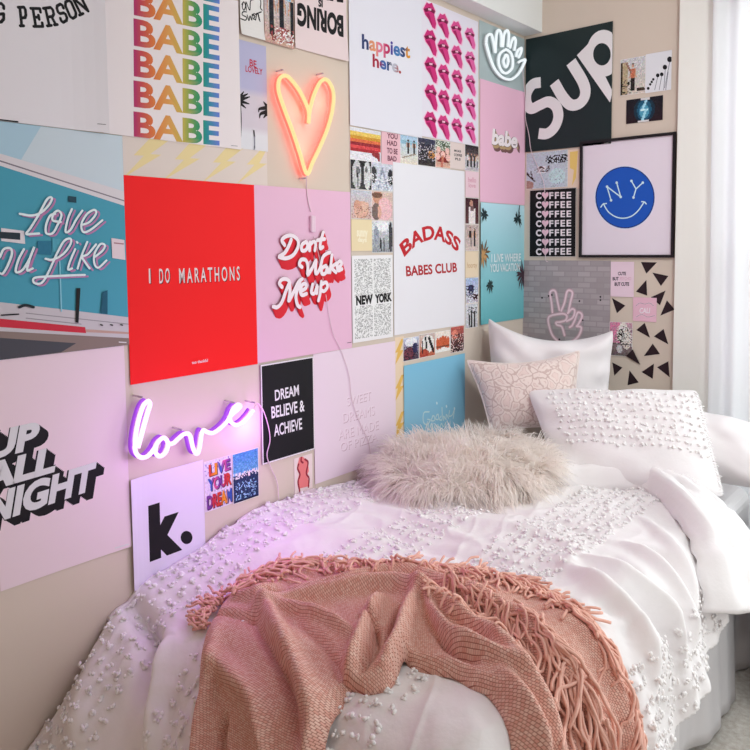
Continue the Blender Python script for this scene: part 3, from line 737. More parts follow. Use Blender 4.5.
snap([(465, 251), (478, 251.5), (478, 277), (465, 277.3)], None, 'small beige card with hooray in faint script', name='postcard', cat='card', base=(234, 214, 186), off=0.0014,
     texts=[('hooray', (466.6, 268), (476.6, 267.4), (466.9, 262.6), (206, 170, 130), .01)])
A = paint(16, 26, (170, 190, 226), (190, 180, 190), [('e', .4, .45, .25, .2, (40, 44, 90)), ('n', 0, .3, .7, .8, (40, 36, 56), .4), ('e', .75, .75, .25, .15, (60, 30, 40)), ('n', 0, .5, 1, 1, (226, 226, 236), .25)], 14, 55)
snap([(465, 277.8), (478, 277.5), (477.5, 302.5), (465, 303.5)], A, 'bluish snapshot of dark figures, above the palm grove snapshot', off=0.0022)
A = paint(16, 26, (214, 214, 220), (200, 200, 206), [('l', .5, .35, .5, .95, .07, (30, 28, 32)), ('l', .3, .5, .35, .95, .06, (50, 46, 50)), ('l', .75, .4, .75, .95, .06, (40, 38, 42)), ('n', .1, .1, .95, .45, (60, 56, 60), .4)], 12, 56)
snap([(465, 304), (477.5, 303), (477, 326.5), (465, 329)], A, 'grey snapshot of dark palm trunks, lowest in the narrow column', off=0.0014)

# row under the badass poster
A = paint(18, 26, (200, 204, 226), (70, 50, 70), [('e', .5, .2, .4, .2, (230, 230, 238)), ('e', .4, .7, .4, .28, (110, 50, 66)), ('e', .75, .5, .16, .25, (40, 40, 90)), ('n', 0, .4, 1, 1, (40, 30, 50), .3)], 12, 61)
snap([(402.5, 338.8), (418.5, 335.5), (418.7, 358.8), (403, 361.5)], A, 'snapshot of friends in dark red tops under the white red-lettered poster', off=0.0012)
A = paint(18, 26, (210, 190, 186), (190, 100, 70), [('e', .55, .45, .42, .4, (232, 230, 226)), ('l', .4, .15, .45, .6, .05, BLK), ('l', .62, .2, .9, .8, .07, BLK), ('e', .3, .85, .3, .2, (176, 70, 50)), ('l', .2, .3, .2, .8, .03, BLK)], 10, 62)
snap([(418.5, 335.4), (434.3, 331.5), (434.8, 354.8), (418.7, 358.6)], A, 'snapshot of a person with zebra-striped fabric, under the white poster', off=0.0018)
A = paint(20, 24, (240, 226, 216), (240, 236, 232), [('e', x, .55+.05*math.sin(9*x), .12, .3, (206, 96, 60)) for x in (.15, .32, .5, .68, .85)]+[('r', .05, .72, .95, .8, (130, 70, 50))], 8, 63)
snap([(434.8, 332.5), (449.8, 329.5), (450, 350), (435, 353.2)], A, 'small print with an orange tiger-like flourish on cream', name='photo_print', cat='print', off=0.0012)
A = paint(18, 26, (190, 90, 80), (70, 40, 44), [('e', .3, .3, .25, .2, (220, 130, 110)), ('n', 0, .3, 1, 1, (30, 24, 30), .4), ('n', 0, .3, 1, 1, (230, 200, 196), .2)], 12, 64)
snap([(450, 327.3), (463.7, 324.8), (463.3, 351), (450.2, 353)], A, 'dark red snapshot of a crowd, right of the orange flourish print', off=0.0018)

# ================================================================== back wall sheets
# Sup poster
s = Sheet('B', [(526, 39), (614, 22), (611, 144), (527, 152)], (30, 44, 46), off=0.0040, curl=[('l', 0.003)])
k = (510, 0, 3.75)
WS = (238, 234, 236)
k = (520, 15, 5.36)
s.stroke(Z(*k, [(114, 362), (72, 373), (42, 420), (40, 470), (64, 503), (110, 483), (155, 466), (195, 490), (208, 545), (188, 602), (148, 636), (103, 636)]), 0.046, WS, n=8, cap=False)
s.stroke(Z(*k, [(186, 362), (232, 440), (275, 482), (322, 474), (351, 430), (342, 365), (276, 252)]), 0.046, WS, n=8, cap=False)
s.ell(520+452/5.36, 15+206/5.36, 92/5.36, 125/5.36, WS, 40)
s.poly(Z(*k, [(308, 217), (357, 168), (372, 150), (503, 400), (503, 430), (485, 470)]), WS)
s.ell(520+442/5.36, 15+212/5.36, 47/5.36, 60/5.36, (30, 44, 46), 30)
s.stroke([(605, 143.5), (609.5, 143)], 0.002, (200, 200, 200), smooth=False)
s.done('poster', 'black poster with huge tilted white letters Sup in the corner', 'poster', mat=m_gloss)
ops = [*person_ops(.5, .55, .75, (200, 120, 90), (40, 30, 30)), ('r', 0, .1, .1, 1, (70, 60, 44)), ('r', .1, .1, .3, 1, (190, 170, 140)), ('l', .25, .15, .42, .38, .03, (150, 110, 90)), ('l', .7, .9, .95, .9, .04, (60, 44, 34)), ('n', 0, .6, .5, 1, (30, 30, 24), .25)]
snap([(620.5, 59.5), (646, 56), (645.5, 92.5), (620.5, 96)], paint(24, 34, (206, 206, 210), (214, 204, 192), ops, 12, 71), 'snapshot of a person with one arm raised, above the lightning photo', wall='B', group='small snapshots on the back wall', off=0.0016)
s = Sheet('B', [(646, 56), (672, 48.5), (671.5, 90), (645.8, 93)], (232, 232, 238), off=0.0024)
for x, y, r in ((648.5, 88.5, 1.4), (650.5, 84.5, 1.2), (652, 82, 1.2), (653.5, 79.5, 1.2), (658, 75.5, 1.8), (662, 74.5, 1.8), (665.2, 67.3, 2.2), (670, 59.5, 2.6)):
    s.ell(x, y, r, r*1.1, (24, 24, 30)); s.L -= 1
s.L += 1
for st in [[(658, 77), (655, 90)], [(662, 76), (659.5, 90)], [(665.5, 70), (664, 90)], [(668.5, 72), (666, 90)], [(670, 62), (665, 88)]]: s.stroke(st, 0.002, (110, 110, 124), keep=True)
s.done('photo_print', 'white print of dark round blooms rising on thin stems', 'print')
ops = [('e', .5, .5, .3, .5, (20, 48, 66)), ('e', .5, .5, .2, .42, (34, 90, 120)), ('e', .5, .55, .13, .3, (80, 160, 190)), ('l', .56, .08, .45, .5, .035, (170, 224, 240)), ('l', .45, .5, .55, .5, .05, (214, 244, 250)), ('l', .55, .5, .45, .95, .035, (170, 224, 240))]
s = Sheet('B', [(627, 99.5), (663, 96), (663, 120), (626, 124)], (24, 20, 28), off=0.0018); s.image(paint(38, 26, (24, 24, 34), (40, 20, 30), ops, 4, 73), 0.001)
s.poly([(641, 97.5), (650, 96.5), (650, 99.5), (641, 100.5)], (224, 220, 222)); s.poly([(638, 121), (649, 119.5), (649, 122.4), (638, 123.6)], (224, 220, 222))
s.done('photo_print', 'dark photo of a glowing blue lightning bolt', 'photo', mat=m_print)
# flatlay
ops = [('r', 0, 0, 1, 1, (196, 206, 218)), ('r', .28, .4, .48, .58, (236, 236, 240)), ('n', .48, .1, 1, .34, (30, 30, 36), .6), ('n', .2, .4, .6, .56, (90, 60, 60), .35), ('l', .0, .55, .2, .8, .02, (70, 40, 40)), ('l', .1, .5, .16, .75, .015, (60, 40, 44)),
       ('e', .75, .7, .2, .22, (200, 226, 230)), ('e', .06, .9, .12, .12, (176, 140, 130)), ('n', .3, .5, 1, 1, (150, 170, 180), .08)]
snap([(526, 153), (568, 150), (568, 187), (527, 189)], paint(40, 36, (200, 208, 220), (210, 206, 214), ops, 7, 74), 'pale beach flatlay print under the Sup poster', wall='B', group='small snapshots on the back wall', off=0.0014)
s = Sheet('B', [(568, 150), (580, 149), (579.5, 188.5), (568, 189)], (240, 216, 196), off=0.0006, th=0.0004); 
s.poly([(570, 152), (578, 151), (577, 166), (576, 178), (572, 186), (574, 170), (570, 168)], (240, 206, 120))
s.done('paper_strip', 'slim peach strip with one yellow bolt beside the coffee poster', 'paper')
# coffee
s = Sheet('B', [(530.5, 189.5), (577, 188), (576, 257), (529, 257)], (18, 16, 20), off=0.0030)
s.border(0.0025, (226, 214, 208))
rows = [(199.3, 191.8), (208.6, 201), (217.8, 210.4), (227.2, 219.8), (236.5, 229), (246, 238.5), (255.3, 247.8)]
for yb, yt in rows:
    s.text('C', (536.3, yb-.6), (541.8, yb-.6), (536.3, yt+.5), (236, 226, 232), 0.045, keep=True)
    s.text('FFEE', (549.6, yb-.6), (571.6, yb-1), (549.6, yt+.5), (236, 226, 232), 0.03, keep=True, space=1.2)
    cx, cy, h = 545.7, (yb+yt)/2, (yb-yt)
    s.poly([(cx, yb+.3), (cx-3.4, cy-.4), (cx-3.2, yt+1), (cx-1.6, yt+.2), (cx, yt+1.8), (cx+1.6, yt+.2), (cx+3.2, yt+1), (cx+3.4, cy-.4)], (240, 200, 216)); s.L -= 1
s.L += 1
s.done('poster', 'black poster repeating COFFEE seven times with heart shaped letters', 'poster')
# brick print with peace sign
s = Sheet('B', [(523, 260), (611, 261), None, None], (164, 154, 158), aspect=1.26, off=0.0022)
g = np.random.default_rng(9)
nr, nc = 22, 7
for r in range(nr):
    for c in range(-1, nc):
        x0 = (c+(.5 if r % 2 else 0))/nc; v = g.uniform(-12, 12)
        a, b_ = max(x0+.006, 0.002), min(x0+1/nc-.006, .998)
        if b_ > a: s.rect(a, r/nr+.006, b_, (r+1)/nr-.004, (176+v, 166+v, 170+v)); s.L -= 1
s.L += 1
k = (535, 280, 10.71)
PE = [[(190, 345), (180, 240), (165, 140), (195, 110), (225, 130), (245, 230), (265, 320)], [(285, 330), (320, 240), (345, 130), (375, 110), (405, 140), (385, 230), (360, 350)],
      [(190, 375), (300, 360), (345, 385), (330, 430), (270, 450)], [(190, 375), (150, 400), (150, 470), (190, 590), (260, 660), (330, 685), (400, 660), (470, 600), (500, 510), (450, 495)], [(270, 450), (230, 455), (240, 480), (290, 500), (320, 590)],
      [(355, 355), (400, 310), (430, 330), (410, 400), (345, 440)], [(400, 490), (430, 430), (460, 350), (500, 360), (505, 400), (470, 470), (450, 495)], [(400, 490), (375, 505)]]
for st in PE: s.stroke(Z(*k, st), 0.016, (208, 174, 186), keep=True)
s.L += 1
for st in PE: s.stroke(Z(*k, st), 0.0075, (248, 222, 232), keep=True)
s.L += 1
for x, y in ((185, 160), (150, 170), (480, 225), (705, 180), (515, 430), (705, 215), (265, 635), (315, 705), (80, 190)): s.ell(535+x/10.71, 280+y/10.71, .9, .9, (50, 44, 50)); s.L -= 1
s.L += 1
s.done('poster', 'grey brick poster with a pink neon style peace hand', 'poster')
# cards
snap([(611, 261.5), (634.5, 262), (634, 297), (611, 296.5)], None, 'pink card reading CUTE BUT PSYCHO BUT CUTE', name='postcard', cat='card', wall='B', group=None, base=(240, 214, 228), off=0.0030,
     texts=[('CUTE', (618.3, 275), (626.3, 275), (618.3, 271.8), (70, 60, 76), .04), ('BUT', (613, 280.2), (619, 280.2), (613, 277), (70, 60, 76), .04), ('PSYCHO', (620.3, 280.2), (631.5, 280.2), (620.3, 277), (226, 184, 204), .02), ('BUT CUTE', (615, 285.6), (629.5, 285.6), (615, 282.2), (70, 60, 76), .04)])
s = Sheet('B', [(633.3, 297.5), (657, 297.5), (656.5, 321.5), (633, 321.5)], (238, 192, 210), off=0.0016)
for c, wd in (((244, 214, 226), .0045), ((130, 90, 120), .0014)):
    s.stroke([(636, 306), (640, 303), (645, 304), (650, 303), (654, 306)], wd, c, keep=True); s.stroke([(636, 317), (642, 314.5), (648, 317), (655, 315.5)], wd, c, keep=True); s.L += 1
s.text('CALI', (639.5, 313), (650, 313), (640, 307.8), (250, 236, 244), .03)
s.done('postcard', 'square pink card reading CALI among the black triangles', 'postcard')
ops = [('n', 0, 0, .45, .6, (226, 130, 170), .6), ('e', .6, .2, .2, .2, (236, 228, 222)), ('e', .75, .5, .22, .3, (228, 216, 210)), ('e', .5, .4, .16, .2, (50, 40, 44)), ('n', .3, .1, 1, .7, (244, 240, 236), .35), ('e', .45, .8, .13, .13, (210, 206, 210)), ('r', 0, .65, 1, .68, (90, 80, 80)), ('n', .5, .1, 1, .8, (70, 60, 60), .15)]
snap([(609.5, 322), (632.8, 322), (632.8, 355.5), (610, 356.5)], paint(26, 36, (206, 160, 180), (110, 96, 96), ops, 12, 76), 'photo of white flowers in a glass against pink', wall='B', group='small snapshots on the back wall', off=0.0030)

# framed smiley
fr = empty('framed_print'); a = on_y([(579.5, 147.5)])[0]; c = on_y([(674.5, 258)])[0]
x0, x1, z0, z1 = a[0], c[0]-.0, c[2], 0.0
z1 = on_y([(676, 132)])[0][2]; x0 = (on_y([(582, 147)])[0][0]+on_y([(579, 257)])[0][0])/2; z0 = on_y([(579, 257.5)])[0][2]
x1 = min(x1, 0.6665)
fr.location = (x0, YB, z0)
m_frame = new_mat('black_frame', (30, 26, 30), 0.4)
b = MB(); t = 0.011; W_, H_ = x1-x0, z1-z0
for p, q in (((0, -.014, 0), (W_, -.001, t)), ((0, -.014, H_-t), (W_, -.001, H_)), ((0, -.014, t), (t, -.001, H_-t)), ((W_-t, -.014, t), (W_, -.001, H_-t))): b.box(p, q)
bevel(b.build('frame', m_frame, fr), 0.001, 1)
s = Sheet('B', [(582, 147), (676, 132), (673, 258), (579, 257)], (236, 224, 236), off=0.004)
s.u0, s.v0, s.w, s.h = x0+t*.9, z0+t*.9, W_-t*1.8, H_-t*1.8
V0 = np.array(s.V); V0[:, 0] = V0[:, 0]/V0[:, 0].max()*s.w; V0[:, 1] = V0[:, 1]/V0[:, 1].max()*s.h; s.V = [tuple(v) for v in V0]
k = (590, 155, 8.823)
C0 = Z(*k, [(313, 375)])[0]
s.ell(C0[0], C0[1], 30.3, 31.6, (214, 226, 250), 48); s.ell(C0[0], C0[1], 29.6, 30.9, (22, 44, 110), 48); s.ell(C0[0], C0[1], 28.6, 29.9, (30, 88, 190), 48)
LB = (206, 236, 244)
for st in [[(190, 400), (155, 280), (275, 370), (240, 245)], [(370, 230), (410, 300), (470, 245)], [(410, 300), (388, 375)]]: s.stroke(Z(*k, st), 0.0048, LB, smooth=False, keep=True)
s.stroke(Z(*k, [(122, 430), (165, 500), (230, 545), (300, 558), (370, 540), (430, 490), (480, 418)]), 0.0048, LB, keep=True)
s.stroke(Z(*k, [(100, 460), (120, 435), (150, 428)]), 0.0048, LB, keep=True); s.stroke(Z(*k, [(460, 412), (485, 415), (500, 432)]), 0.0048, LB, keep=True)
for p in ((190, 400), (155, 280), (275, 370), (240, 245), (370, 230), (470, 245), (388, 375)):
    q = Z(*k, [p])[0]; s.ell(q[0], q[1], 1.25, 1.35, LB); s.L -= 1
s.L += 1
po = s.done('picture_sheet', None, None, parent=fr)
po.location = (t*.9, -0.004, t*.9); po.rotation_euler = (math.pi/2, 0, 0)
tag(fr, 'black framed print of a blue smiley face with N Y eyes', 'picture')

# black triangle stickers
m_tri = new_mat('black_vinyl', (44, 28, 34), 0.55)
KT = (600, 250, 5.0)
TRI = [([(205, 60), (285, 62), (232, 118)], 'topmost black triangle sticker, under the frame of the blue smiley'), ([(262, 113), (342, 130), (305, 180)], 'black triangle sticker just below and right of the topmost one'),
       ([(232, 150), (180, 208), (236, 228)], 'black triangle sticker beside the lower right corner of the CUTE card'), ([(328, 203), (255, 236), (300, 276)], 'black triangle sticker touching the top right corner of the CALI card'),
       ([(335, 252), (380, 298), (302, 328)], 'black triangle sticker at the right edge, level with the CALI card'), ([(60, 240), (127, 278), (85, 316)], 'lone black triangle sticker between CUTE card and flower photo'),
       ([(224, 364), (182, 400), (250, 438)], 'black triangle sticker directly below the CALI card'), ([(318, 395), (270, 432), (342, 472)], 'black triangle sticker at the right edge, one below the CALI card level'),
       ([(264, 468), (300, 520), (220, 530)], 'upright black triangle sticker midway up the lower cluster'), ([(166, 496), (204, 574), (132, 530)], 'black triangle sticker touching the bottom corner of the flower photo'),
       ([(62, 562), (112, 588), (72, 628)], 'black triangle sticker tucked beside the tall white pillow'), ([(148, 602), (194, 662), (138, 676)], 'lowest black triangle sticker on the wall'),
       ([(270, 568), (208, 610), (264, 644)], 'black triangle sticker in the bottom row, second from its right end'), ([(342, 556), (286, 586), (348, 636)], 'rightmost black triangle sticker in the bottom row')]
for pts, lab in TRI:
    P = on_y(Z(*KT, pts)); P[:, 0] = np.minimum(P[:, 0], 0.664); cen = P.mean(0)
    Q = P-cen
    if (Q[1, 0]-Q[0, 0])*(Q[2, 2]-Q[0, 2])-(Q[1, 2]-Q[0, 2])*(Q[2, 0]-Q[0, 0]) < 0: Q = Q[::-1]
    V = [(q[0], 0, q[2]) for q in Q]+[(q[0], -0.0006, q[2]) for q in Q]
    o = mesh_obj('triangle_sticker', V, [(0, 2, 1), (3, 4, 5), (0, 1, 4, 3), (1, 2, 5, 4), (2, 0, 3, 5)], m_tri, smooth=False)
    off = 0.0042 if 'flower' in lab and 'bottom' in lab else 0.0003
    o.location = (cen[0], YB-off, cen[2])
    tag(o, lab, 'sticker', 'black triangle stickers on the back wall')

# ================================================================== neon signs
def neon(name, label, paths, wall, depth, r, m_tube, m_back, back_r=None, pegs=(), cable=None, glow=None, gap=None):
    root = empty(name)
    P0 = on_x([paths[0][0]], depth)[0]; root.location = tuple(P0); org = np.array(P0)
    tb, bk = MB(), MB()
    for i, p in enumerate(paths):
        P = catmull(on_x(p, depth), 7)-org
        tb.tube(P, r, 8)
        Q = P.copy(); Q[:, 0] -= gap or r*1.55
        bk.tube(Q, back_r or r*.95, 6)
    tb.build('tube', m_tube, root, True); bk.build('tube_backing', m_back, root, True)
    pg = []
    for p in pegs:
        q = on_x([p], depth)[0]-org
        o = MB().tube([(-depth+.002, q[1], q[2]), (-depth*.5, q[1], q[2]), (.001, q[1], q[2])], 0.0026, 8).build('standoff', m_clear, root, True)
    if cable: cable(root, org)
    for (p, dx, col, e, rad) in (glow or []):
        q = on_x([p], 0.0)[0]
        l = bpy.data.lights.new('sign_glow', 'POINT'); l.energy = e; l.color = col; l.shadow_soft_size = rad
        lo = bpy.data.objects.new('sign_glow', l); COL.objects.link(lo); lo.parent = root; lo.location = (dx-org[0], q[1]-org[1], q[2]-org[2])
    tag(root, label, 'neon sign')
    return root
m_clear = new_mat('clear_acrylic', (240, 225, 240), 0.15); m_clear.node_tree.nodes['Principled BSDF'].inputs['Transmission Weight'].default_value = 0.6
m_cord = new_mat('clear_cord', (236, 214, 222), 0.3)
m_purple = emat('purple_neon', (240, 206, 255), 1.45, (150, 130, 160))
m_purple_b = new_mat('purple_neon_back', (120, 60, 160), 0.3); m_purple_b.node_tree.nodes['Principled BSDF'].inputs['Emission Color'].default_value = (.45, .08, .9, 1); m_purple_b.node_tree.nodes['Principled BSDF'].inputs['Emission Strength'].default_value = .5
m_yel = emat('warm_neon', (255, 240, 170), 0.84, (60, 50, 20))
m_coral = emat('coral_neon_back', (255, 84, 70), 1.6, (255, 120, 110))  # glowing backing added to give the heart its coral halo
m_wneon = emat('white_neon', (244, 252, 255), 0.8, (120, 124, 126))
m_wneon_b = new_mat('white_neon_back', (214, 222, 224), 0.4)
def cord(pts3, root, org, r=0.0016):
    P = catmull(np.array(pts3), 8)-org
    return MB().tube(P, r, 6).build('cable', m_cord, root, True)
# heart
K1 = (180, 0, 3.75)
heart = [Z(*K1, [(482, 462), (484, 430), (478, 402), (455, 352), (425, 308), (398, 284), (374, 296), (370, 340), (392, 410), (422, 490), (450, 575), (476, 652), (498, 608), (528, 545), (556, 475), (574, 400), (574, 340), (552, 300), (528, 306), (505, 350), (490, 400), (483, 440)])]
def heart_cable(root, org):
    cord(np.vstack([on_x([(306.5, 174)], .03), on_x([(306.5, 186), (308, 200), (311, 212)], .006)]), root, org)
    a = on_x([(312.5, 224)], .008)[0]-org
    o = MB().box((a[0]-.006, a[1]-.010, a[2]-.026), (a[0]+.006, a[1]+.010, a[2]+.026)).build('dimmer', new_mat('dimmer_plastic', (236, 206, 222), .35), root); bevel(o, .004)
    cord(on_x([(314, 236), (318, 252), (325, 290), (332, 330), (341, 350), (349, 375), (352, 400), (361, 425), (368, 440), (371, 458)], .007), root, org, 0.0011)
neon('neon_sign', 'glowing yellow heart shaped neon sign with a coral halo', heart, 'L', 0.028, 0.0058, m_yel, m_coral, back_r=0.0072, pegs=Z(*K1, [(385, 262), (535, 275), (470, 668)]), cable=heart_cable,
     glow=[((296, 110), .035, (1, .22, .14), 0.09, .03), ((322, 105), .035, (1, .22, .14), 0.09, .03), ((300, 150), .035, (1, .22, .14), 0.09, .03)])
K2 = (120, 385, 9.375); K3 = (185, 385, 9.375)
love = Z(*K2, [(168, 590), (195, 490), (228, 370), (262, 250), (282, 180), (262, 152), (222, 190), (185, 290), (155, 420), (140, 560), (152, 640), (200, 680), (262, 665), (318, 600), (360, 530), (405, 495), (440, 520), (448, 575), (420, 640), (370, 668), (332, 630), (338, 570)])
love2 = Z(*K2, [(445, 555), (500, 545), (550, 500), (600, 460), (645, 460)])+Z(*K3, [(55, 500), (70, 570), (92, 630), (120, 640), (140, 570), (152, 480), (170, 425), (205, 440), (260, 450), (320, 415), (380, 360), (430, 290), (490, 235), (520, 200), (490, 185), (450, 225), (425, 290), (430, 345), (480, 375), (540, 350), (600, 290), (642, 235)])
def love_cable(root, org):
    cord(np.vstack([on_x([(253.5, 410)], .03), on_x([(257, 403), (263, 410), (268, 425), (270, 440), (267, 455), (271, 468), (277, 482), (279, 500)], .008)]), root, org)
neon('neon_sign', 'purple neon sign spelling love in joined script', [love, love2], 'L', 0.040, 0.0056, m_purple, m_purple_b, back_r=0.0050, gap=.022, pegs=Z(*K2, [(205, 115), (575, 420)])+Z(*K3, [(455, 165), (650, 165)]), cable=love_cable,
     glow=[((150, 440), .22, (.62, .2, 1), .42, .03), ((180, 440), .22, (.62, .2, 1), .42, .03), ((215, 435), .22, (.7, .2, 1), .42, .03), ((245, 425), .05, (.7, .2, 1), .42, .03)])
K4 = (470, 0, 8.333)
hand = [Z(*K4, q) for q in [
    [(135, 360), (165, 470), (205, 570), (265, 640), (335, 662), (390, 630), (430, 575), (462, 500), (430, 505), (405, 520)],
    [(135, 360), (145, 300), (180, 290), (200, 370), (212, 440)], [(212, 440), (222, 290), (240, 250), (262, 290), (262, 390)], [(275, 390), (285, 290), (308, 252), (325, 290), (318, 390)],
    [(335, 400), (350, 340), (368, 312), (382, 345), (370, 420)], [(385, 470), (400, 420), (430, 400), (425, 440), (405, 480)],
    [(300, 410), (250, 450), (240, 520), (265, 590), (305, 610), (350, 570), (358, 500), (340, 440), (300, 410)], [(300, 455), (280, 510), (300, 560), (320, 520), (315, 470), (300, 455)]]]
def hand_cable(root, org):
    P = np.vstack([on_x([(522.5, 70)], .02), [[0.012, YB-.012, on_x([(524, 100)])[0][2]]], on_y([(525.5, 118), (529, 135), (531.5, 152), (540, 172), (544.5, 188), (545, 220), (545.5, 257), (548, 262)], YB-.009)])
    cord(P, root, org, 0.0013)
neon('neon_sign', 'white neon sign of an open hand with an eye in its palm', hand, 'L', 0.022, 0.0052, m_wneon, m_wneon_b, cable=hand_cable)

# ================================================================== bed
def ico(r=1.0):
    t = (1+5**.5)/2
    V = np.array([(-1, t, 0), (1, t, 0), (-1, -t, 0), (1, -t, 0), (0, -1, t), (0, 1, t), (0, -1, -t), (0, 1, -t), (t, 0, -1), (t, 0, 1), (-t, 0, -1), (-t, 0, 1)], float)
    V /= np.linalg.norm(V[0])
    F = [(0, 11, 5), (0, 5, 1), (0, 1, 7), (0, 7, 10), (0, 10, 11), (1, 5, 9), (5, 11, 4), (11, 10, 2), (10, 7, 6), (7, 1, 8), (3, 9, 4), (3, 4, 2), (3, 2, 6), (3, 6, 8), (3, 8, 9), (4, 9, 5), (2, 4, 11), (6, 2, 10), (8, 6, 7), (9, 8, 1)]
    return V*r, F
def vnoise(X, Y, seed, sx=1.0, sy=1.0):
    g = np.random.default_rng(seed); T = g.uniform(-1, 1, (64, 64))
    x, y = X*sx+100, Y*sy+100; xi, yi = np.floor(x).astype(int), np.floor(y).astype(int); fx, fy = x-xi, y-yi
    fx = fx*fx*(3-2*fx); fy = fy*fy*(3-2*fy)
    a, b_, c, d = T[yi % 64, xi % 64], T[yi % 64, (xi+1) % 64], T[(yi+1) % 64, xi % 64], T[(yi+1) % 64, (xi+1) % 64]
    return (a*(1-fx)+b_*fx)*(1-fy)+(c*(1-fx)+d*fx)*fy
def sstep(a, b_, x):
    t = np.clip((x-a)/(b_-a), 0, 1); return t*t*(3-2*t)

BW, BT = 0.93, 1.03          # where the top starts to roll over at the side and the foot
_dd = np.linspace(0, 1.2, 400)
def _prof(R, amax):
    th = np.minimum(_dd/R, amax); st = _dd[1]
    return np.concatenate([[0], np.cumsum(np.cos(th))[:-1]*st]), np.concatenate([[0], np.cumsum(np.sin(th))[:-1]*st])
def base_surface(S, T):
    """duvet in cloth coordinates: S across from the wall, T along; returns points"""
    S = np.asarray(S, float); T = np.asarray(T, float)
    ex = np.maximum(S-BW, 0); ey = np.maximum(BT-T, 0); d = np.hypot(ex, ey); ph = np.arctan2(ey, ex+1e-9)/(math.pi/2)
    fr_, gr = _prof(0.15, math.radians(78)); ff, gf = _prof(0.20, math.radians(50))
    f = np.interp(d, _dd, fr_)*(1-ph)+np.interp(d, _dd, ff)*ph
    g_ = np.interp(d, _dd, gr)*(1-ph)+np.interp(d, _dd, gf)*ph
    nx = np.where(d > 1e-9, ex/(d+1e-9), 0); ny = np.where(d > 1e-9, ey/(d+1e-9), 0)
    x = np.minimum(S, BW)+nx*f; y = np.maximum(T, BT)-ny*f
    z = 0.70+0.045*np.exp(-((T-1.5)/.33)**2)*np.exp(-(S/.45)**2)-0.048*sstep(1.34, .98, T)*np.exp(-(S/.5)**2)-0.006*sstep(1.2, .9, T)+0.012*np.sin(S*5+T*2)*sstep(1.9, 1.5, T)-g_
    return np.stack([x, y, z], -1)
_ss, _tt = np.meshgrid(np.linspace(0, 1.45, 291), np.linspace(0.35, 2.5, 431))
_pp = project(base_surface(_ss, _tt))
def to_st(px):
    out = []
    for q in px:
        d = np.hypot(_pp[..., 0]-q[0], _pp[..., 1]-q[1]); i = np.unravel_index(np.argmin(d), d.shape); out.append((_ss[i], _tt[i]))
    return np.array(out)
def poly_dist(S, T, P):
    best = np.full(S.shape, 1e9); along = np.zeros(S.shape); n = len(P)-1
    for i in range(n):
        a, c = P[i], P[i+1]; L = (c-a)@(c-a)+1e-12
        q = np.clip(((S-a[0])*(c[0]-a[0])+(T-a[1])*(c[1]-a[1]))/L, 0, 1)
        dx, dy = S-a[0]-q*(c[0]-a[0]), T-a[1]-q*(c[1]-a[1]); d = np.hypot(dx, dy)
        m = d < best; best = np.where(m, d, best); along = np.where(m, (i+q)/n, along)
    return best, along
def folds(S, T, items):
    H_ = np.zeros(S.shape)
    for pts, wd, amp in items:
        P = catmull(to_st(pts), 4) if len(pts) > 2 else to_st(pts)
        d, al = poly_dist(S, T, P)
        H_ += amp*np.exp(-(d/wd)**2)*np.sqrt(np.clip(4*al*(1-al)+.15, 0, 1))
    return H_
def grid_faces(n, m):
    return [(j*(n+1)+i, j*(n+1)+i+1, (j+1)*(n+1)+i+1, (j+1)*(n+1)+i) for j in range(m) for i in range(n)]
def normals_of(P):
    a = np.gradient(P, axis=1); b_ = np.gradient(P, axis=0); N = np.cross(a, b_); N /= np.linalg.norm(N, axis=-1, keepdims=True)+1e-12
    return N
m_duvet = new_mat('white_cotton', (246, 241, 242), 0.85, sheen=0.25)
bump(m_duvet, 90, 0.18, 0.004, detail=6)
m_tuft = new_mat('tufted_cotton', (252, 248, 248), 0.9, sheen=0.3)
def translucent(m, fac, col=(255, 252, 250)):
    t = nd(m, 'ShaderNodeBsdfTranslucent'); t.inputs[0].default_value = (*lin(col), 1); x = nd(m, 'ShaderNodeMixShader'); x.inputs[0].default_value = fac
    lk(m, m.node_tree.nodes['Principled BSDF'].outputs[0], x.inputs[1]); lk(m, t.outputs[0], x.inputs[2]); lk(m, x.outputs[0], m.node_tree.nodes['Material Output'].inputs[0])

m_sheet = new_mat('cotton_sheet', (238, 235, 236), 0.8); bump(m_sheet, 40, 0.1, 0.004)
m_skirt = new_mat('bed_skirt_cotton', (226, 222, 224), 0.8); bump(m_skirt, 40, 0.1, 0.003)

bed = empty('bed', (0.5, 1.9, 0))
def rel(o, root):       # keep world coordinates when parenting under a moved empty
    o.parent = root; o.matrix_parent_inverse = Matrix.Translation(root.location).inverted(); return o
fb = MB(); fb.box((0.05, 1.02, 0.28), (0.97, 2.84, 0.40)); bevel(rel(fb.build('box_spring', m_skirt), bed), .01)
for x in (0.08, 0.90):
    for y in (1.06, 2.76): rel(MB().box((x, y, 0), (x+.05, y+.05, .28)).build('leg', m_frame), bed)
mt = MB(); mt.box((0.03, 1.03, 0.40), (0.98, 2.85, 0.635)); mo = rel(mt.build('mattress', m_sheet, smooth=False), bed); bevel(mo, .05, 5)
# skirt
def skirt_curve(t):     # t metres along
    return 1.005+0.022*np.sin(t*11+.6)+0.012*np.sin(t*23)
ts = np.linspace(1.0, 2.83, 240); V = []; n_z = 10
for j in range(n_z+1):
    z = 0.012+(0.40-0.012)*j/n_z
    for tt in ts:
        fl = 1-0.6*j/n_z
        zz = z-(1-j/n_z)*0.0+0.01*(1-j/n_z)*math.sin(tt*9)
        V.append((0.985+(skirt_curve(tt)-0.985)*fl+0.004*math.sin(tt*60), tt, max(zz, .006)))
so = rel(mesh_obj('bed_skirt', V, grid_faces(len(ts)-1, n_z), m_skirt), bed); md = so.modifiers.new('thick', 'SOLIDIFY'); md.thickness = .003
tag(bed, 'twin bed with white mattress and pleated pale bed skirt against left wall', 'bed')

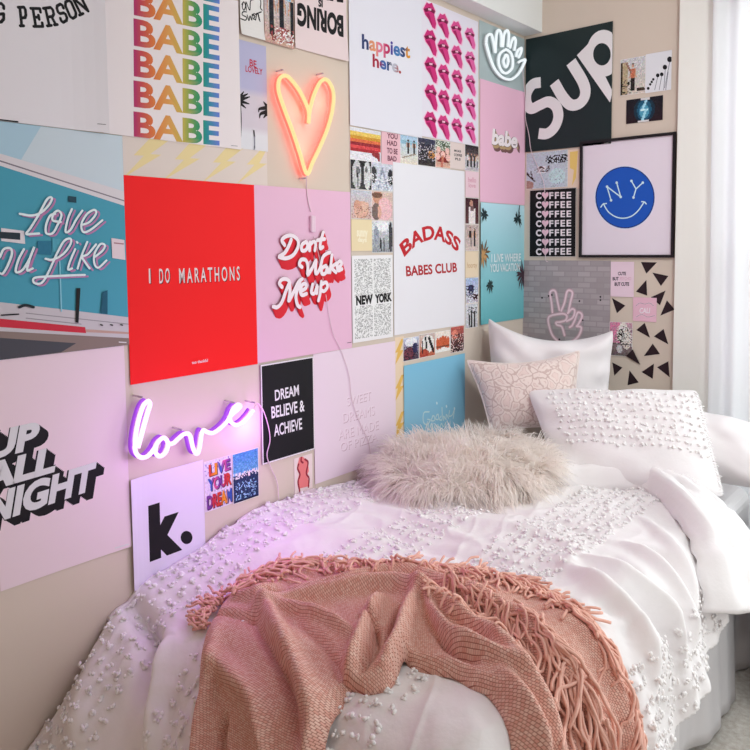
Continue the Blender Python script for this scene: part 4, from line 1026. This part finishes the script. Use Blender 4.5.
# ---- duvet
DF = [  # crease and ridge lines over the side of the bed, read off the photograph: points, width, height
 ([(577, 571), (617, 590), (649, 611), (665, 640), (668, 660)], .020, -.030), ([(598, 606), (625, 622), (629, 640)], .018, -.020),
 ([(614, 560), (649, 587), (668, 603), (674, 640)], .018, -.022), ([(638, 547), (662, 555), (681, 582), (686, 610)], .016, -.024),
 ([(590, 565), (630, 583), (660, 606), (672, 650)], .022, .026), ([(560, 560), (610, 598), (640, 640), (650, 700)], .030, .030),
 ([(625, 548), (660, 572), (680, 604), (684, 650)], .018, .026), ([(640, 520), (668, 545), (688, 580), (692, 620)], .020, .020),
 ([(600, 640), (625, 680), (635, 740)], .03, -.022), ([(480, 545), (420, 520), (360, 505), (320, 500)], .025, .014), ([(560, 500), (500, 500), (430, 502), (380, 495)], .02, .014),
 ([(360, 520), (420, 545), (480, 560), (540, 570)], .03, -.012), ([(440, 500), (500, 512), (560, 522), (600, 545)], .02, -.012),
 ([(420, 515), (500, 528), (560, 545), (600, 575)], .025, .014), ([(130, 600), (148, 640), (146, 700)], .026, -.050), ([(145, 620), (170, 600), (200, 590)], .03, -.018), ([(172, 640), (162, 690), (150, 760)], .026, .034),
 ([(100, 640), (90, 700), (80, 750)], .04, .02), ([(240, 540), (300, 530), (360, 540)], .04, .012), ([(180, 580), (240, 560), (300, 545)], .03, .010)]
n, m = 360, 470
Sg, Tg = np.meshgrid(np.linspace(0, 1.42, n+1), np.linspace(0.40, 2.42, m+1))
def duvet_height(S, T):
    H_ = 1.25*folds(S, T, DF)
    H_ += 0.006*vnoise(S, T, 1, 6, 5)+0.003*vnoise(S+T*.4, T, 2, 16, 9)+0.0016*vnoise(S, T, 3, 40, 34)
    side = sstep(BW+.02, BW+.3, S)
    H_ += side*(0.014*np.sin(T*26+3*vnoise(S, T, 4, 2, 2))+0.006*np.sin(T*64-S*14+4*vnoise(S, T, 14, 3, 3)))
    H_ += 0.007*(1-np.abs(vnoise(S*.8-T*.5, T*.5+S*.3, 15, 9, 5)))**4*sstep(.8, 1.2, T)+0.004*(1-np.abs(vnoise(S+T*.3, T, 16, 14, 7)))**5
    foot = sstep(BT-.05, BT-.4, T)
    H_ += foot*0.014*np.sin(S*17+3*vnoise(S, T, 5, 2, 2))
    return H_
P = base_surface(Sg, Tg); N = normals_of(P); N[N[..., 2] < -.2] *= -1
HH = duvet_height(Sg, Tg)
# the side hem climbs towards the head of the bed
PD = P+N*HH[..., None]
PD[..., 0] = np.maximum(PD[..., 0], 0.016+0.004*vnoise(Sg, Tg, 6, 5, 12))
PD[..., 2] = np.maximum(PD[..., 2], 0.05)
hem = 1.40-0.17*sstep(1.3, 2.1, Tg[:, 0])+.01*np.sin(Tg[:, 0]*14)
keep = []
for j in range(m):
    for i in range(n):
        if Sg[j, i+1] <= hem[j]: keep.append((j*(n+1)+i, j*(n+1)+i+1, (j+1)*(n+1)+i+1, (j+1)*(n+1)+i))
duvet = empty('duvet', (0.5, 1.5, 0.72))
used = sorted({i for f in keep for i in f}); mp = {v: i for i, v in enumerate(used)}
cv = rel(mesh_obj('cover', PD.reshape(-1, 3)[used], [tuple(mp[i] for i in f) for f in keep], m_duvet), duvet)
md = cv.modifiers.new('thick', 'SOLIDIFY'); md.thickness = 0.012; md.offset = -1
def sample(A, s_, t_):
    i = np.clip((s_-Sg[0, 0])/(Sg[0, -1]-Sg[0, 0])*n, 0, n-1.001); j = np.clip((t_-Tg[0, 0])/(Tg[-1, 0]-Tg[0, 0])*m, 0, m-1.001)
    i0, j0 = i.astype(int), j.astype(int); fi, fj = (i-i0)[..., None], (j-j0)[..., None]
    return (A[j0, i0]*(1-fi)+A[j0, i0+1]*fi)*(1-fj)+(A[j0+1, i0]*(1-fi)+A[j0+1, i0+1]*fi)*fj
ND = normals_of(PD); ND[ND[..., 2] < -.3] *= -1

# tufts in bands along the bed
IV, IF = ico()
tb = MB(); tufts = []
for s0, s1, t0, t1 in ((0.0, 0.19, .42, 2.36), (0.33, 0.50, .42, 2.36), (0.62, .86, .42, 2.36), (1.10, 1.36, .5, 2.2)):
    for a in np.arange(s0+.01, s1, 0.034):
        for b_ in np.arange(t0, t1, 0.032):
            if a < hem[min(int((b_-.4)/2.02*m), m)]-.02: tufts.append((a+rng.uniform(-.004, .004), b_+rng.uniform(-.004, .004)))
TP = np.array(tufts); pp = sample(PD, TP[:, 0], TP[:, 1]); nn = sample(ND, TP[:, 0], TP[:, 1])
for p, q in zip(pp, nn):
    q = q/(np.linalg.norm(q)+1e-9)
    for _ in range(7):
        c = p+q*rng.uniform(.000, .004)+rng.normal(0, .0046, 3); r = rng.uniform(.0034, .0060)
        c[0] = max(c[0], .022); B3 = IV*r*rng.uniform(.7, 1.4, 3); B3 = B3-(B3@q)[:, None]*q*.45
        tb.add(B3+c, IF)
o = rel(tb.build('tufts', m_tuft, smooth=True), duvet); o['kind'] = 'stuff'

# turned-back band near the pillows
upper = [(470, 452), (520, 440), (575, 447), (640, 464), (690, 497), (725, 545), (750, 582), (748, 600)]
lower = [(470, 486), (520, 486), (560, 488), (610, 489), (650, 493), (683, 530), (695, 570), (703, 612)]
US, LS = catmull(to_st(upper), 8), catmull(to_st(lower), 8)
US[:, 1] = np.minimum(US[:, 1], 2.46)
nb = 30; B_, A_ = np.meshgrid(np.linspace(0, 1, nb+1), np.linspace(0, 1, len(US)))
ST = LS[:, None, :]*(1-B_[..., None])+US[:, None, :]*B_[..., None]
FP = base_surface(ST[..., 0], ST[..., 1]); FN = normals_of(FP); FN *= np.sign(FN[..., 2:3]+1e-9)
hb = 0.030+0.035*np.sqrt(np.clip(1-(2*B_-1)**2, 0, 1))+0.007*np.sin(B_*9+A_*9+3*vnoise(A_, B_, 7, 5, 3))+0.012*np.exp(-((B_-.12)/.1)**2)+.007*vnoise(A_, B_, 8, 30, 6)+.006*np.sin(A_*60+3*vnoise(A_, B_, 9, 6, 3))*B_*(1-B_)*4*sstep(.3,.6,A_)
hb -= 0.030*sstep(.12, 0, B_)+0.05*sstep(.9, 1, B_)
FP = FP+FN*hb[..., None]
fo = rel(mesh_obj('turned_back_edge', FP.reshape(-1, 3), grid_faces(nb, len(US)-1), m_duvet), duvet)
md = fo.modifiers.new('thick', 'SOLIDIFY'); md.thickness = 0.010; md.offset = -1
fo['label'] = 'smooth turned back head edge of the duvet'
tag(duvet, 'white tufted duvet spread over the bed and hanging over its open side', 'duvet')

# ---- pink throw
outer = [(175, 860), (192, 790), (204, 740), (204, 680), (212, 630), (235, 596), (270, 575), (315, 570), (370, 574), (430, 576), (480, 583), (530, 597), (570, 620), (600, 655), (616, 700), (628, 750), (640, 800), (650, 850)]
inner = [(300, 880), (318, 810), (330, 755), (336, 725), (346, 700), (354, 692), (372, 695), (392, 688), (404, 668), (418, 672), (440, 678), (458, 682), (474, 690), (492, 704), (506, 730), (516, 765), (520, 810), (524, 860)]
OS, IS = catmull(to_st(outer), 20), catmull(to_st(inner), 20)
for A_s in (OS, IS):       # smooth the quantised samples
    for _ in range(6): A_s[1:-1] = (A_s[:-2]+2*A_s[1:-1]+A_s[2:])/4
nb = 150; B_, A_ = np.meshgrid(np.linspace(0, 1, nb+1), np.linspace(0, 1, len(OS)))
ST = OS[:, None, :]*(1-B_[..., None])+IS[:, None, :]*B_[..., None]
TF = [([(300, 605), (346, 598), (382, 589), (419, 592), (450, 604), (487, 620), (523, 641), (548, 675), (573, 724), (585, 780)], .017, .026),
      ([(262, 622), (300, 614), (340, 610), (372, 606), (405, 607), (440, 622), (470, 645), (500, 662), (524, 700), (540, 760)], .016, .034),
      ([(270, 612), (303, 607), (340, 602), (389, 596), (425, 600), (470, 622), (510, 650), (545, 710), (556, 770)], .009, -.020),
      ([(262, 616), (270, 632), (284, 655), (309, 687), (327, 724), (322, 770)], .017, .036), ([(276, 622), (300, 628), (333, 641), (352, 652)], .013, .026),
      ([(262, 640), (280, 668), (298, 700), (306, 745)], .011, -.024), ([(300, 640), (325, 660), (345, 690), (345, 715)], .012, -.018),
      ([(382, 618), (372, 640), (362, 664), (352, 684)], .014, .036), ([(419, 614), (410, 636), (402, 660), (386, 680)], .014, .038), ([(364, 634), (378, 648), (374, 668), (366, 684)], .008, -.030),
      ([(400, 622), (394, 642), (388, 660)], .008, -.018), ([(425, 618), (444, 650), (474, 668), (511, 686)], .013, .032), ([(430, 640), (452, 668), (480, 680)], .008, -.018), ([(455, 640), (478, 652), (490, 662)], .009, -.022),
      ([(224, 668), (248, 690), (272, 712), (284, 750), (280, 800)], .016, .036), ([(222, 640), (222, 680), (214, 730), (212, 790)], .016, .024), ([(236, 722), (232, 750), (240, 790)], .010, -.034),
      ([(238, 610), (258, 612), (278, 604)], .014, .020), ([(216, 622), (240, 628), (262, 636)], .009, -.018), ([(560, 630), (592, 676), (606, 740), (614, 800)], .018, .018), ([(500, 690), (520, 730), (532, 780)], .012, .024)]
TFP = base_surface(ST[..., 0], ST[..., 1]); TN = normals_of(base_surface(Sg, Tg))
TFN = sample(TN, ST[..., 0], ST[..., 1]); TFN *= np.sign(TFN[..., 2:3]+1e-9); TFN /= np.linalg.norm(TFN, axis=-1, keepdims=True)
HD = sample(HH[..., None], ST[..., 0], ST[..., 1])[..., 0]
ht = 0.014+HD*.5+0.022*np.clip(1-(2*B_-1)**2, 0, 1)**.3+1.15*folds(ST[..., 0], ST[..., 1], TF)+.006*vnoise(ST[..., 0], ST[..., 1], 12, 9, 9)+.003*vnoise(ST[..., 0], ST[..., 1], 13, 24, 24)
ht = np.maximum(ht, .012+np.maximum(HD, 0))
ht -= 0.014*(sstep(.05, 0, B_)+sstep(.95, 1, B_))
TFP = TFP+TFN*ht[..., None]
m_throw = new_mat('rose_chenille', (206, 150, 136), 0.9)
mu = m_throw
tc = nd(mu, 'ShaderNodeUVMap'); tc.uv_map = 'weave'; mp_ = nd(mu, 'ShaderNodeMapping'); lk(mu, tc.outputs[0], mp_.inputs[0]); mp_.inputs['Scale'].default_value = (230, 230, 1)
br = nd(mu, 'ShaderNodeTexBrick'); lk(mu, mp_.outputs[0], br.inputs['Vector']); br.offset = 0.5
for k_, v_ in (('Scale', 1.0), ('Mortar Size', 0.12), ('Mortar Smooth', 0.9), ('Brick Width', 1.15), ('Row Height', 0.8), ('Bias', 0.0)): br.inputs[k_].default_value = v_
br.inputs['Color1'].default_value = (*lin((250, 212, 197)), 1); br.inputs['Color2'].default_value = (*lin((236, 176, 159)), 1); br.inputs['Mortar'].default_value = (*lin((184, 114, 102)), 1)
bsdf = mu.node_tree.nodes['Principled BSDF']; lk(mu, br.outputs['Color'], bsdf.inputs['Base Color'])
inv = nd(mu, 'ShaderNodeMath', operation='SUBTRACT'); inv.inputs[0].default_value = 1; lk(mu, br.outputs['Fac'], inv.inputs[1])
bp = nd(mu, 'ShaderNodeBump'); bp.inputs['Strength'].default_value = .6; bp.inputs['Distance'].default_value = .0025; lk(mu, inv.outputs[0], bp.inputs['Height']); lk(mu, bp.outputs[0], bsdf.inputs['Normal'])
throw = empty('throw_blanket', (0.6, 1.1, 0.74))
TFF = grid_faces(nb, len(OS)-1)
to = rel(mesh_obj('woven_cloth', TFP.reshape(-1, 3), [f[::-1] for f in TFF], m_throw), throw)
uv = to.data.uv_layers.new(name='weave'); st_flat = ST.reshape(-1, 2)
li = np.zeros(len(to.data.loops), np.int32); to.data.loops.foreach_get('vertex_index', li); uv.data.foreach_set('uv', st_flat[li].astype(np.float32).ravel())
md = to.modifiers.new('thick', 'SOLIDIFY'); md.thickness = 0.006; md.offset = 0
# fringe: twisted tassel strands
m_fringe = new_mat('rose_yarn', (244, 192, 176), 0.9); bump(m_fringe, 900, .4, .001)
fr_mb = MB()
def surf(s_, t_, lift):
    s_ = np.atleast_1d(s_); t_ = np.atleast_1d(t_)
    p = sample(PD, s_, t_); q = sample(ND, s_, t_); q /= np.linalg.norm(q, axis=-1, keepdims=True)
    return p+q*np.asarray(lift)[:, None]
def throw_lift(s_, t_, own):
    """height of the throw over the duvet near a strand"""
    d = (ST[::4, ::4, 0]-s_)**2+(ST[::4, ::4, 1]-t_)**2
    i = np.unravel_index(np.argmin(d), d.shape)
    return own if d[i] > .0006 else max(own, ht[::4, ::4][i]-HD[::4, ::4][i]+own*.7)
def fringe_line(px, n_str, ln, dirfn, spread=.5, width=.006):
    P = catmull(to_st(px), 12)
    for _ in range(3): P[1:-1] = (P[:-2]+2*P[1:-1]+P[2:])/4
    for k_ in range(n_str):
        a = rng.uniform(0, len(P)-1.01); i = int(a); o_ = P[i]*(1-(a-i))+P[i+1]*(a-i); tg = P[i+1]-P[i]; tg /= np.linalg.norm(tg)+1e-9
        nr_ = np.array([tg[1], -tg[0]])
        ang = rng.normal(0, spread); dv = dirfn(tg, nr_); dv = dv/np.linalg.norm(dv)
        L = ln*rng.uniform(.7, 1.2); cur = o_+rng.normal(0, width, 2); pts = []; h0 = rng.uniform(.005, .026)
        c_ = rng.normal(0, 6); w_ = rng.uniform(-1, 1)
        for q in range(8):
            pts.append((cur[0], cur[1])); th = ang+c_*L*q/8+.5*w_*math.sin(q*1.1)
            cur = cur+(dv*math.cos(th)+np.array([-dv[1], dv[0]])*math.sin(th))*L/7
        pts = np.array(pts); pts[:, 0] = np.clip(pts[:, 0], .03, 1.38); pts[:, 1] = np.clip(pts[:, 1], .42, 2.1)
        lift = np.array([throw_lift(x, y, h0) for x, y in pts]); lift = np.convolve(np.pad(lift, 1, 'edge'), [.25, .5, .25], 'valid')+.004*np.sin(np.arange(8)*1.3+k_)
        lift = np.maximum(lift, .006)
        Q = catmull(surf(pts[:, 0], pts[:, 1], lift), 2)
        fr_mb.tube(Q, rng.uniform(.0026, .0036), 5)
outw = lambda tg, nr_: nr_*0+np.array([0, 1.0])
fringe_line([(236, 606), (262, 588), (300, 580), (350, 580), (400, 584)], 190, .065, lambda t_, n_: t_*.8+np.array([-.15, -.1]), .9, .012)
fringe_line([(395, 578), (440, 578), (490, 585), (530, 598), (565, 618)], 240, .08, lambda t_, n_: t_+np.array([0.1, -.1]), .7, .010)
fringe_line([(560, 618), (585, 640), (602, 670), (612, 710), (622, 760)], 170, .10, lambda t_, n_: t_+np.array([0.12, 0.0]), .35, .012)
fringe_line([(450, 605), (470, 618), (500, 630), (525, 648)], 60, .075, lambda t_, n_: t_*.5+np.array([-.1, -.6]), .6, .008)
fringe_line([(525, 648), (545, 675), (560, 705), (572, 740), (580, 790)], 85, .10, lambda t_, n_: t_+np.array([-.1, -.1]), .4, .010)
fringe_line([(208, 632), (214, 618), (228, 604)], 40, .06, lambda t_, n_: np.array([-.8, -.1]), .4, .006)
fo = rel(fr_mb.build('fringe', m_fringe, smooth=True), throw); fo['kind'] = 'stuff'
tag(throw, 'dusty pink chenille throw blanket with knotted fringe over the bed foot', 'blanket')

# ================================================================== pillows
def cushion(name, label, corners, thick, mat, bulge=1.0, pinch=.10, n=44, wrinkle=.006, seed=0, cat='pillow', sag=0.0, full=2.6, piping=None, group=None, flat_edge=False):
    """corners: bottom left, bottom right, top right, top left in world space"""
    c = [np.array(q, float) for q in corners]; cen = sum(c)/4
    root = empty(name, tuple(cen))
    U, Vv = np.meshgrid(np.linspace(-1, 1, n+1), np.linspace(-1, 1, n+1))
    a, b_ = (U+1)/2, (Vv+1)/2
    pu = U*(1-pinch*(1-Vv**2)*np.abs(U)**1.5*.9); pv = Vv*(1-pinch*(1-U**2)*np.abs(Vv)**1.5*.9)
    rc = 1-(.05 if full < 3 else .10)*(np.abs(U)*np.abs(Vv))**(5 if full < 3 else 3); pu = pu*rc; pv = pv*rc-sag*(1-U**2)*((Vv+1)/2)**2
    a2, b2 = ((pu+1)/2)[..., None], ((pv+1)/2)[..., None]
    Bp = c[0]*(1-a2)*(1-b2)+c[1]*a2*(1-b2)+c[2]*a2*b2+c[3]*(1-a2)*b2
    nn = np.cross(c[1]-c[0], c[3]-c[0]); nn /= np.linalg.norm(nn)
    prof = (np.clip(1-np.abs(U)**full, 0, 1)*np.clip(1-np.abs(Vv)**full, 0, 1))**.55
    wz = wrinkle*(vnoise(U, Vv, seed+20, 3, 3)*prof+.8*np.sin(np.arctan2(Vv, U)*9+seed)*sstep(.5, .95, np.maximum(abs(U), abs(Vv)))*prof**.3)
    Fr = Bp+nn*((thick/2*prof+wz)[..., None]); Bk = Bp-nn*((thick/2*prof)[..., None])
    n1 = (n+1)**2
    V = np.vstack([Fr.reshape(-1, 3), Bk.reshape(-1, 3)])-cen
    F = grid_faces(n, n); F = F+[tuple(i+n1 for i in f[::-1]) for f in F]
    bd = [i for i in range(n)]+[i*(n+1)+n for i in range(n)]+[n*(n+1)+i for i in range(n, 0, -1)]+[i*(n+1) for i in range(n, 0, -1)]
    F += [(bd[(k_+1) % len(bd)], bd[k_], bd[k_]+n1, bd[(k_+1) % len(bd)]+n1) for k_ in range(len(bd))]
    o = mesh_obj('pillow_cover', V, F, mat, root)
    md = o.modifiers.new('soft', 'SUBSURF'); md.levels = 1; md.render_levels = 1
    if piping:
        ring = [(Fr.reshape(-1, 3)[i]+Bk.reshape(-1, 3)[i])/2-cen for i in bd]; ring.append(ring[0])
        MB().tube(ring, .004, 6).build('piping', piping, root, True)
    tag(root, label, cat, group)
    def at(u, v):
        i = (np.asarray(u)+1)/2*n; j = (np.asarray(v)+1)/2*n; return Fr[np.clip(j.astype(int), 0, n), np.clip(i.astype(int), 0, n)], nn
    return root, at, cen, nn
m_pw = new_mat('white_pillow_cotton', (240, 234, 236), 0.8, sheen=.2); bump(m_pw, 30, .12, .006)
def yy(q, y): return on_y([q], y)[0]
# tall white pillow
cushion('pillow', 'plain white square pillow standing against the grey brick poster',
        [yy((486, 425), 2.50), yy((612, 425), 2.82), yy((620, 326), 2.85), yy((482, 312), 2.56)], .19, m_pw, pinch=.12, wrinkle=.012, seed=1, sag=.30, full=4.5)
# leopard cushion
m_leo = new_mat('blush_leopard_fabric', (230, 196, 196), .85, sheen=.4)
tc = nd(m_leo, 'ShaderNodeTexCoord'); vo = nd(m_leo, 'ShaderNodeTexVoronoi', feature='DISTANCE_TO_EDGE'); vo.inputs['Scale'].default_value = 25
nz = nd(m_leo, 'ShaderNodeTexNoise'); nz.inputs['Scale'].default_value = 30; lk(m_leo, tc.outputs['Object'], nz.inputs['Vector'])
mx = nd(m_leo, 'ShaderNodeMixRGB'); mx.inputs[0].default_value = .03; lk(m_leo, tc.outputs['Object'], mx.inputs[1]); lk(m_leo, nz.outputs['Color'], mx.inputs[2]); lk(m_leo, mx.outputs[0], vo.inputs['Vector'])
rp = nd(m_leo, 'ShaderNodeValToRGB'); e = rp.color_ramp.elements; e[0].position = .03; e[0].color = (*lin((216, 190, 184)), 1); e[1].position = .065; e[1].color = (*lin((244, 228, 222)), 1)
for ps_, cc_ in ((.20, (244, 226, 220)), (.235, (222, 196, 190)), (.27, (240, 218, 212))):
    n3 = rp.color_ramp.elements.new(ps_); n3.color = (*lin(cc_), 1)
lk(m_leo, vo.outputs['Distance'], rp.inputs[0]); lk(m_leo, rp.outputs[0], m_leo.node_tree.nodes['Principled BSDF'].inputs['Base Color'])
bp = nd(m_leo, 'ShaderNodeBump'); bp.inputs['Strength'].default_value = .8; bp.inputs['Distance'].default_value = .004; lk(m_leo, rp.outputs[0], bp.inputs['Height']); lk(m_leo, bp.outputs[0], m_leo.node_tree.nodes['Principled BSDF'].inputs['Normal'])
m_pipe = new_mat('cream_piping', (240, 226, 222), .8)
cushion('cushion', 'blush leopard-textured cushion with cream piping leaning on the tall white pillow',
        [yy((490, 432), 2.36), yy((578, 428), 2.56), yy((582, 349), 2.62), yy((464, 359), 2.40)], .13, m_leo, pinch=.10, sag=.16, wrinkle=.004, seed=2, cat='cushion', piping=m_pipe)
# right hand plain pillow
cushion('pillow', 'plain white pillow poking out at the window side of the bed',
        [yy((655, 475), 2.54), yy((775, 492), 2.58), yy((765, 425), 2.70), yy((650, 398), 2.68)], .20, m_pw, pinch=.06, wrinkle=.007, seed=4)
# tufted sham
root, at, cen, nn = cushion('pillow', 'white rectangular pillow sham with rows of tufts and a plain flanged hem',
        [yy((556, 478), 2.26), yy((728, 500), 2.44), yy((700, 388), 2.64), yy((524, 388), 2.44)], .15, m_duvet, pinch=.04, wrinkle=.009, seed=3, sag=.03)
tb = MB()
for v in np.linspace(-.36, .78, 9):
    for u in np.linspace(-.72, .93, 22):
        p, q = at(np.array(u+rng.uniform(-.012, .012)), np.array(v+rng.uniform(-.01, .01)))
        for _ in range(3):
            c_ = p-cen+q*rng.uniform(.002, .005)+rng.normal(0, .0026, 3); tb.add(IV*rng.uniform(.0036, .0054)*rng.uniform(.7, 1.4, 3)+c_, IF)
o = tb.build('tufts', m_tuft, root, True); o['kind'] = 'stuff'
# small fringe along the sham's right end
tb = MB()
for v in np.linspace(-.95, .95, 60):
    p, q = at(np.array(.985), np.array(v)); p = p-cen; d = np.array([.010, 0, 0])+rng.normal(0, .003, 3)
    tb.tube(np.array([p-d*.3, p+d*.5, p+d+np.array([0, 0, -.003])]), .0014, 4)
o = tb.build('edge_fringe', m_tuft, root, True); o['kind'] = 'stuff'

# ---- fur pillow
fur_root = empty('fur_pillow', (0.32, 2.08, 0.78))
FC = np.array([0.300, 2.02, 0.765])
ax = np.array([0.178, 0.205, 0.0]); ay = np.array([-0.115, 0.11, 0.02]); az = np.array([0, 0, 0.075])
nu, nv = 40, 20; V = []
def fur_pt(u, v):
    su, cu = math.sin(u), math.cos(u); sv, cvv = math.sin(v), math.cos(v)
    e = lambda x, p_: math.copysign(abs(x)**p_, x)
    return FC+ax*e(cvv, .8)*e(cu, .8)+ay*e(cvv, .8)*e(su, .8)+az*e(sv, .9)*(1+.12*math.sin(3*u))
for j in range(nv+1):
    v = -math.pi/2+math.pi*j/nv
    for i in range(nu): V.append(fur_pt(2*math.pi*i/nu, v)-np.array(fur_root.location))
F = [(j*nu+i, j*nu+(i+1) % nu, (j+1)*nu+(i+1) % nu, (j+1)*nu+i) for j in range(nv) for i in range(nu)]
m_furb = new_mat('fur_base', (254, 248, 244), .9)
m_fur = new_mat('long_white_fur', (255, 252, 249), .75, sheen=.8); 
mesh_obj('pillow_cover', V, F, m_furb, fur_root)
translucent(m_fur, .55, (255, 246, 240)); hv, hf = [], []
g = np.random.default_rng(77)
cl = g.uniform(0, 1, (160, 3)); cu_, cv_ = g.uniform(0, 2*math.pi, 160), g.uniform(-.5, 1.3, 160); cd_ = g.normal(0, 1, (160, 3))
for k_ in range(15000):
    u = g.uniform(0, 2*math.pi); v = math.asin(g.uniform(-.35, 1)); p = fur_pt(u, v)
    p1, p2 = fur_pt(u+.02, v), fur_pt(u, v+.02); q = np.cross(p1-p, p2-p); q /= np.linalg.norm(q)+1e-12
    if q @ (p-FC) < 0: q = -q
    ci = np.argmin((np.cos(cu_-u)*-1+1)*1.5+(cv_-v)**2)
    d = q*.55+.55*cd_[ci]*np.array([1, 1, .35])+g.normal(0, .22, 3)+np.array([-.15, -.25, -.12]); d -= q*min(0, (d @ q)-.15); d /= np.linalg.norm(d)
    L = g.uniform(.05, .115); grav = np.array([0, 0, -1.0])
    pts = [p, p+d*L*.4, p+d*L*.75+grav*L*.10, p+d*L+grav*L*.28]
    pts = [np.array([max(x[0], .012), x[1], max(x[2], .70)]) for x in pts]
    wv = np.cross(d, q+g.normal(0, .25, 3)+np.array([.3, -.2, .5])); wv = wv/(np.linalg.norm(wv)+1e-9)*g.uniform(.0009, .0015)
    b0 = len(hv); hv += [pts[0]-wv, pts[0]+wv, pts[1]-wv, pts[1]+wv, pts[2]-wv*.7, pts[2]+wv*.7, pts[3]]
    hf += [(b0, b0+1, b0+3, b0+2), (b0+2, b0+3, b0+5, b0+4), (b0+4, b0+5, b0+6)]
ho = mesh_obj('fur', np.array(hv)-np.array(fur_root.location), hf, m_fur, fur_root); ho['kind'] = 'stuff'
tag(fur_root, 'long-haired white fur pillow lying flat against the left wall', 'pillow')

# ================================================================== curtain and nightstand
m_curt = new_mat('white_curtain', (246, 246, 248), .9)
nt = m_curt.node_tree; out = nt.nodes['Material Output']; pb = nt.nodes['Principled BSDF']
tr = nd(m_curt, 'ShaderNodeBsdfTranslucent'); tr.inputs[0].default_value = (*lin((250, 250, 252)), 1)
mxs = nd(m_curt, 'ShaderNodeMixShader'); mxs.inputs[0].default_value = .30; lk(m_curt, pb.outputs[0], mxs.inputs[1]); lk(m_curt, tr.outputs[0], mxs.inputs[2]); lk(m_curt, mxs.outputs[0], out.inputs[0])
cur = empty('curtain', (1.0, YB-.060, 0))
xs = np.linspace(.803, 1.24, 150); V = []; nz_ = 30
for j in range(nz_+1):
    z = .02+(2.60-.02)*j/nz_; k_ = j/nz_
    for x in xs:
        V.append((x-1.0+.006*math.sin(k_*5), .015*math.sin((x-.805)*42+.5*math.sin(k_*3))*(.7+.5*(1-k_))+.008*math.sin(x*90), z))
o = mesh_obj('curtain_panel', V, grid_faces(149, nz_), m_curt, cur); md = o.modifiers.new('thick', 'SOLIDIFY'); md.thickness = .0015
tag(cur, 'long white curtain panel hanging beside the bed at the window', 'curtain')
m_rod = new_mat('dark_metal', (44, 36, 32), .35, .8)
rod = empty('curtain_rod', (1.4, YB-.060, 2.625))
MB().tube([(-.66, 0, 0), (0, 0, 0), (1.2, 0, 0)], .011, 12).build('rod', m_rod, rod, True)
MB().add(IV*.024+np.array([-.68, 0, 0]), IF).build('finial', m_rod, rod, True)
for x in (-.6, 1.1): MB().box((x-.008, 0, -.012), (x+.008, .059, .012)).build('bracket', m_rod, rod)
for k_, x in enumerate(np.linspace(-.60, -.22, 7)):
    a = np.linspace(0, 2*math.pi, 17); MB().tube(np.stack([np.full(17, x+.01), .018*np.cos(a), .018*np.sin(a)-.006], -1), .0022, 6).build('ring', m_rod, rod, True)
tag(rod, 'dark metal curtain rod with rings above the window', 'curtain rod')

m_ns = new_mat('charcoal_wood', (92, 90, 98), .45); bump(m_ns, 30, .15, .002, stretch=(1, 8, 1))
ns = empty('nightstand', (1.36, 2.61, 0))
x0 = on_y([(744, 600)], 2.50)[0][0]-1.31
x0 = max(x0, -.24)
bevel(MB().box((x0, -.14, .10), (.22, .20, .60)).build('body', m_ns, ns), .004)
bevel(MB().box((x0-.008, -.16, .60), (.23, .21, .625)).build('top', m_ns, ns), .004)
for zz in (.13, .37): 
    d_ = MB().box((x0+.01, -.155, zz), (.21, -.14, zz+.21)).build('drawer', m_ns, ns)
    MB().box((-.04, -.172, zz+.10), (.04, -.155, zz+.112)).build('handle', m_rod, d_)
for x in (x0+.02, .18):
    for y in (-.12, .16): MB().box((x, y, 0), (x+.03, y+.03, .10)).build('leg', m_ns, ns)
tag(ns, 'charcoal nightstand partly seen at the right beside the bed', 'nightstand')
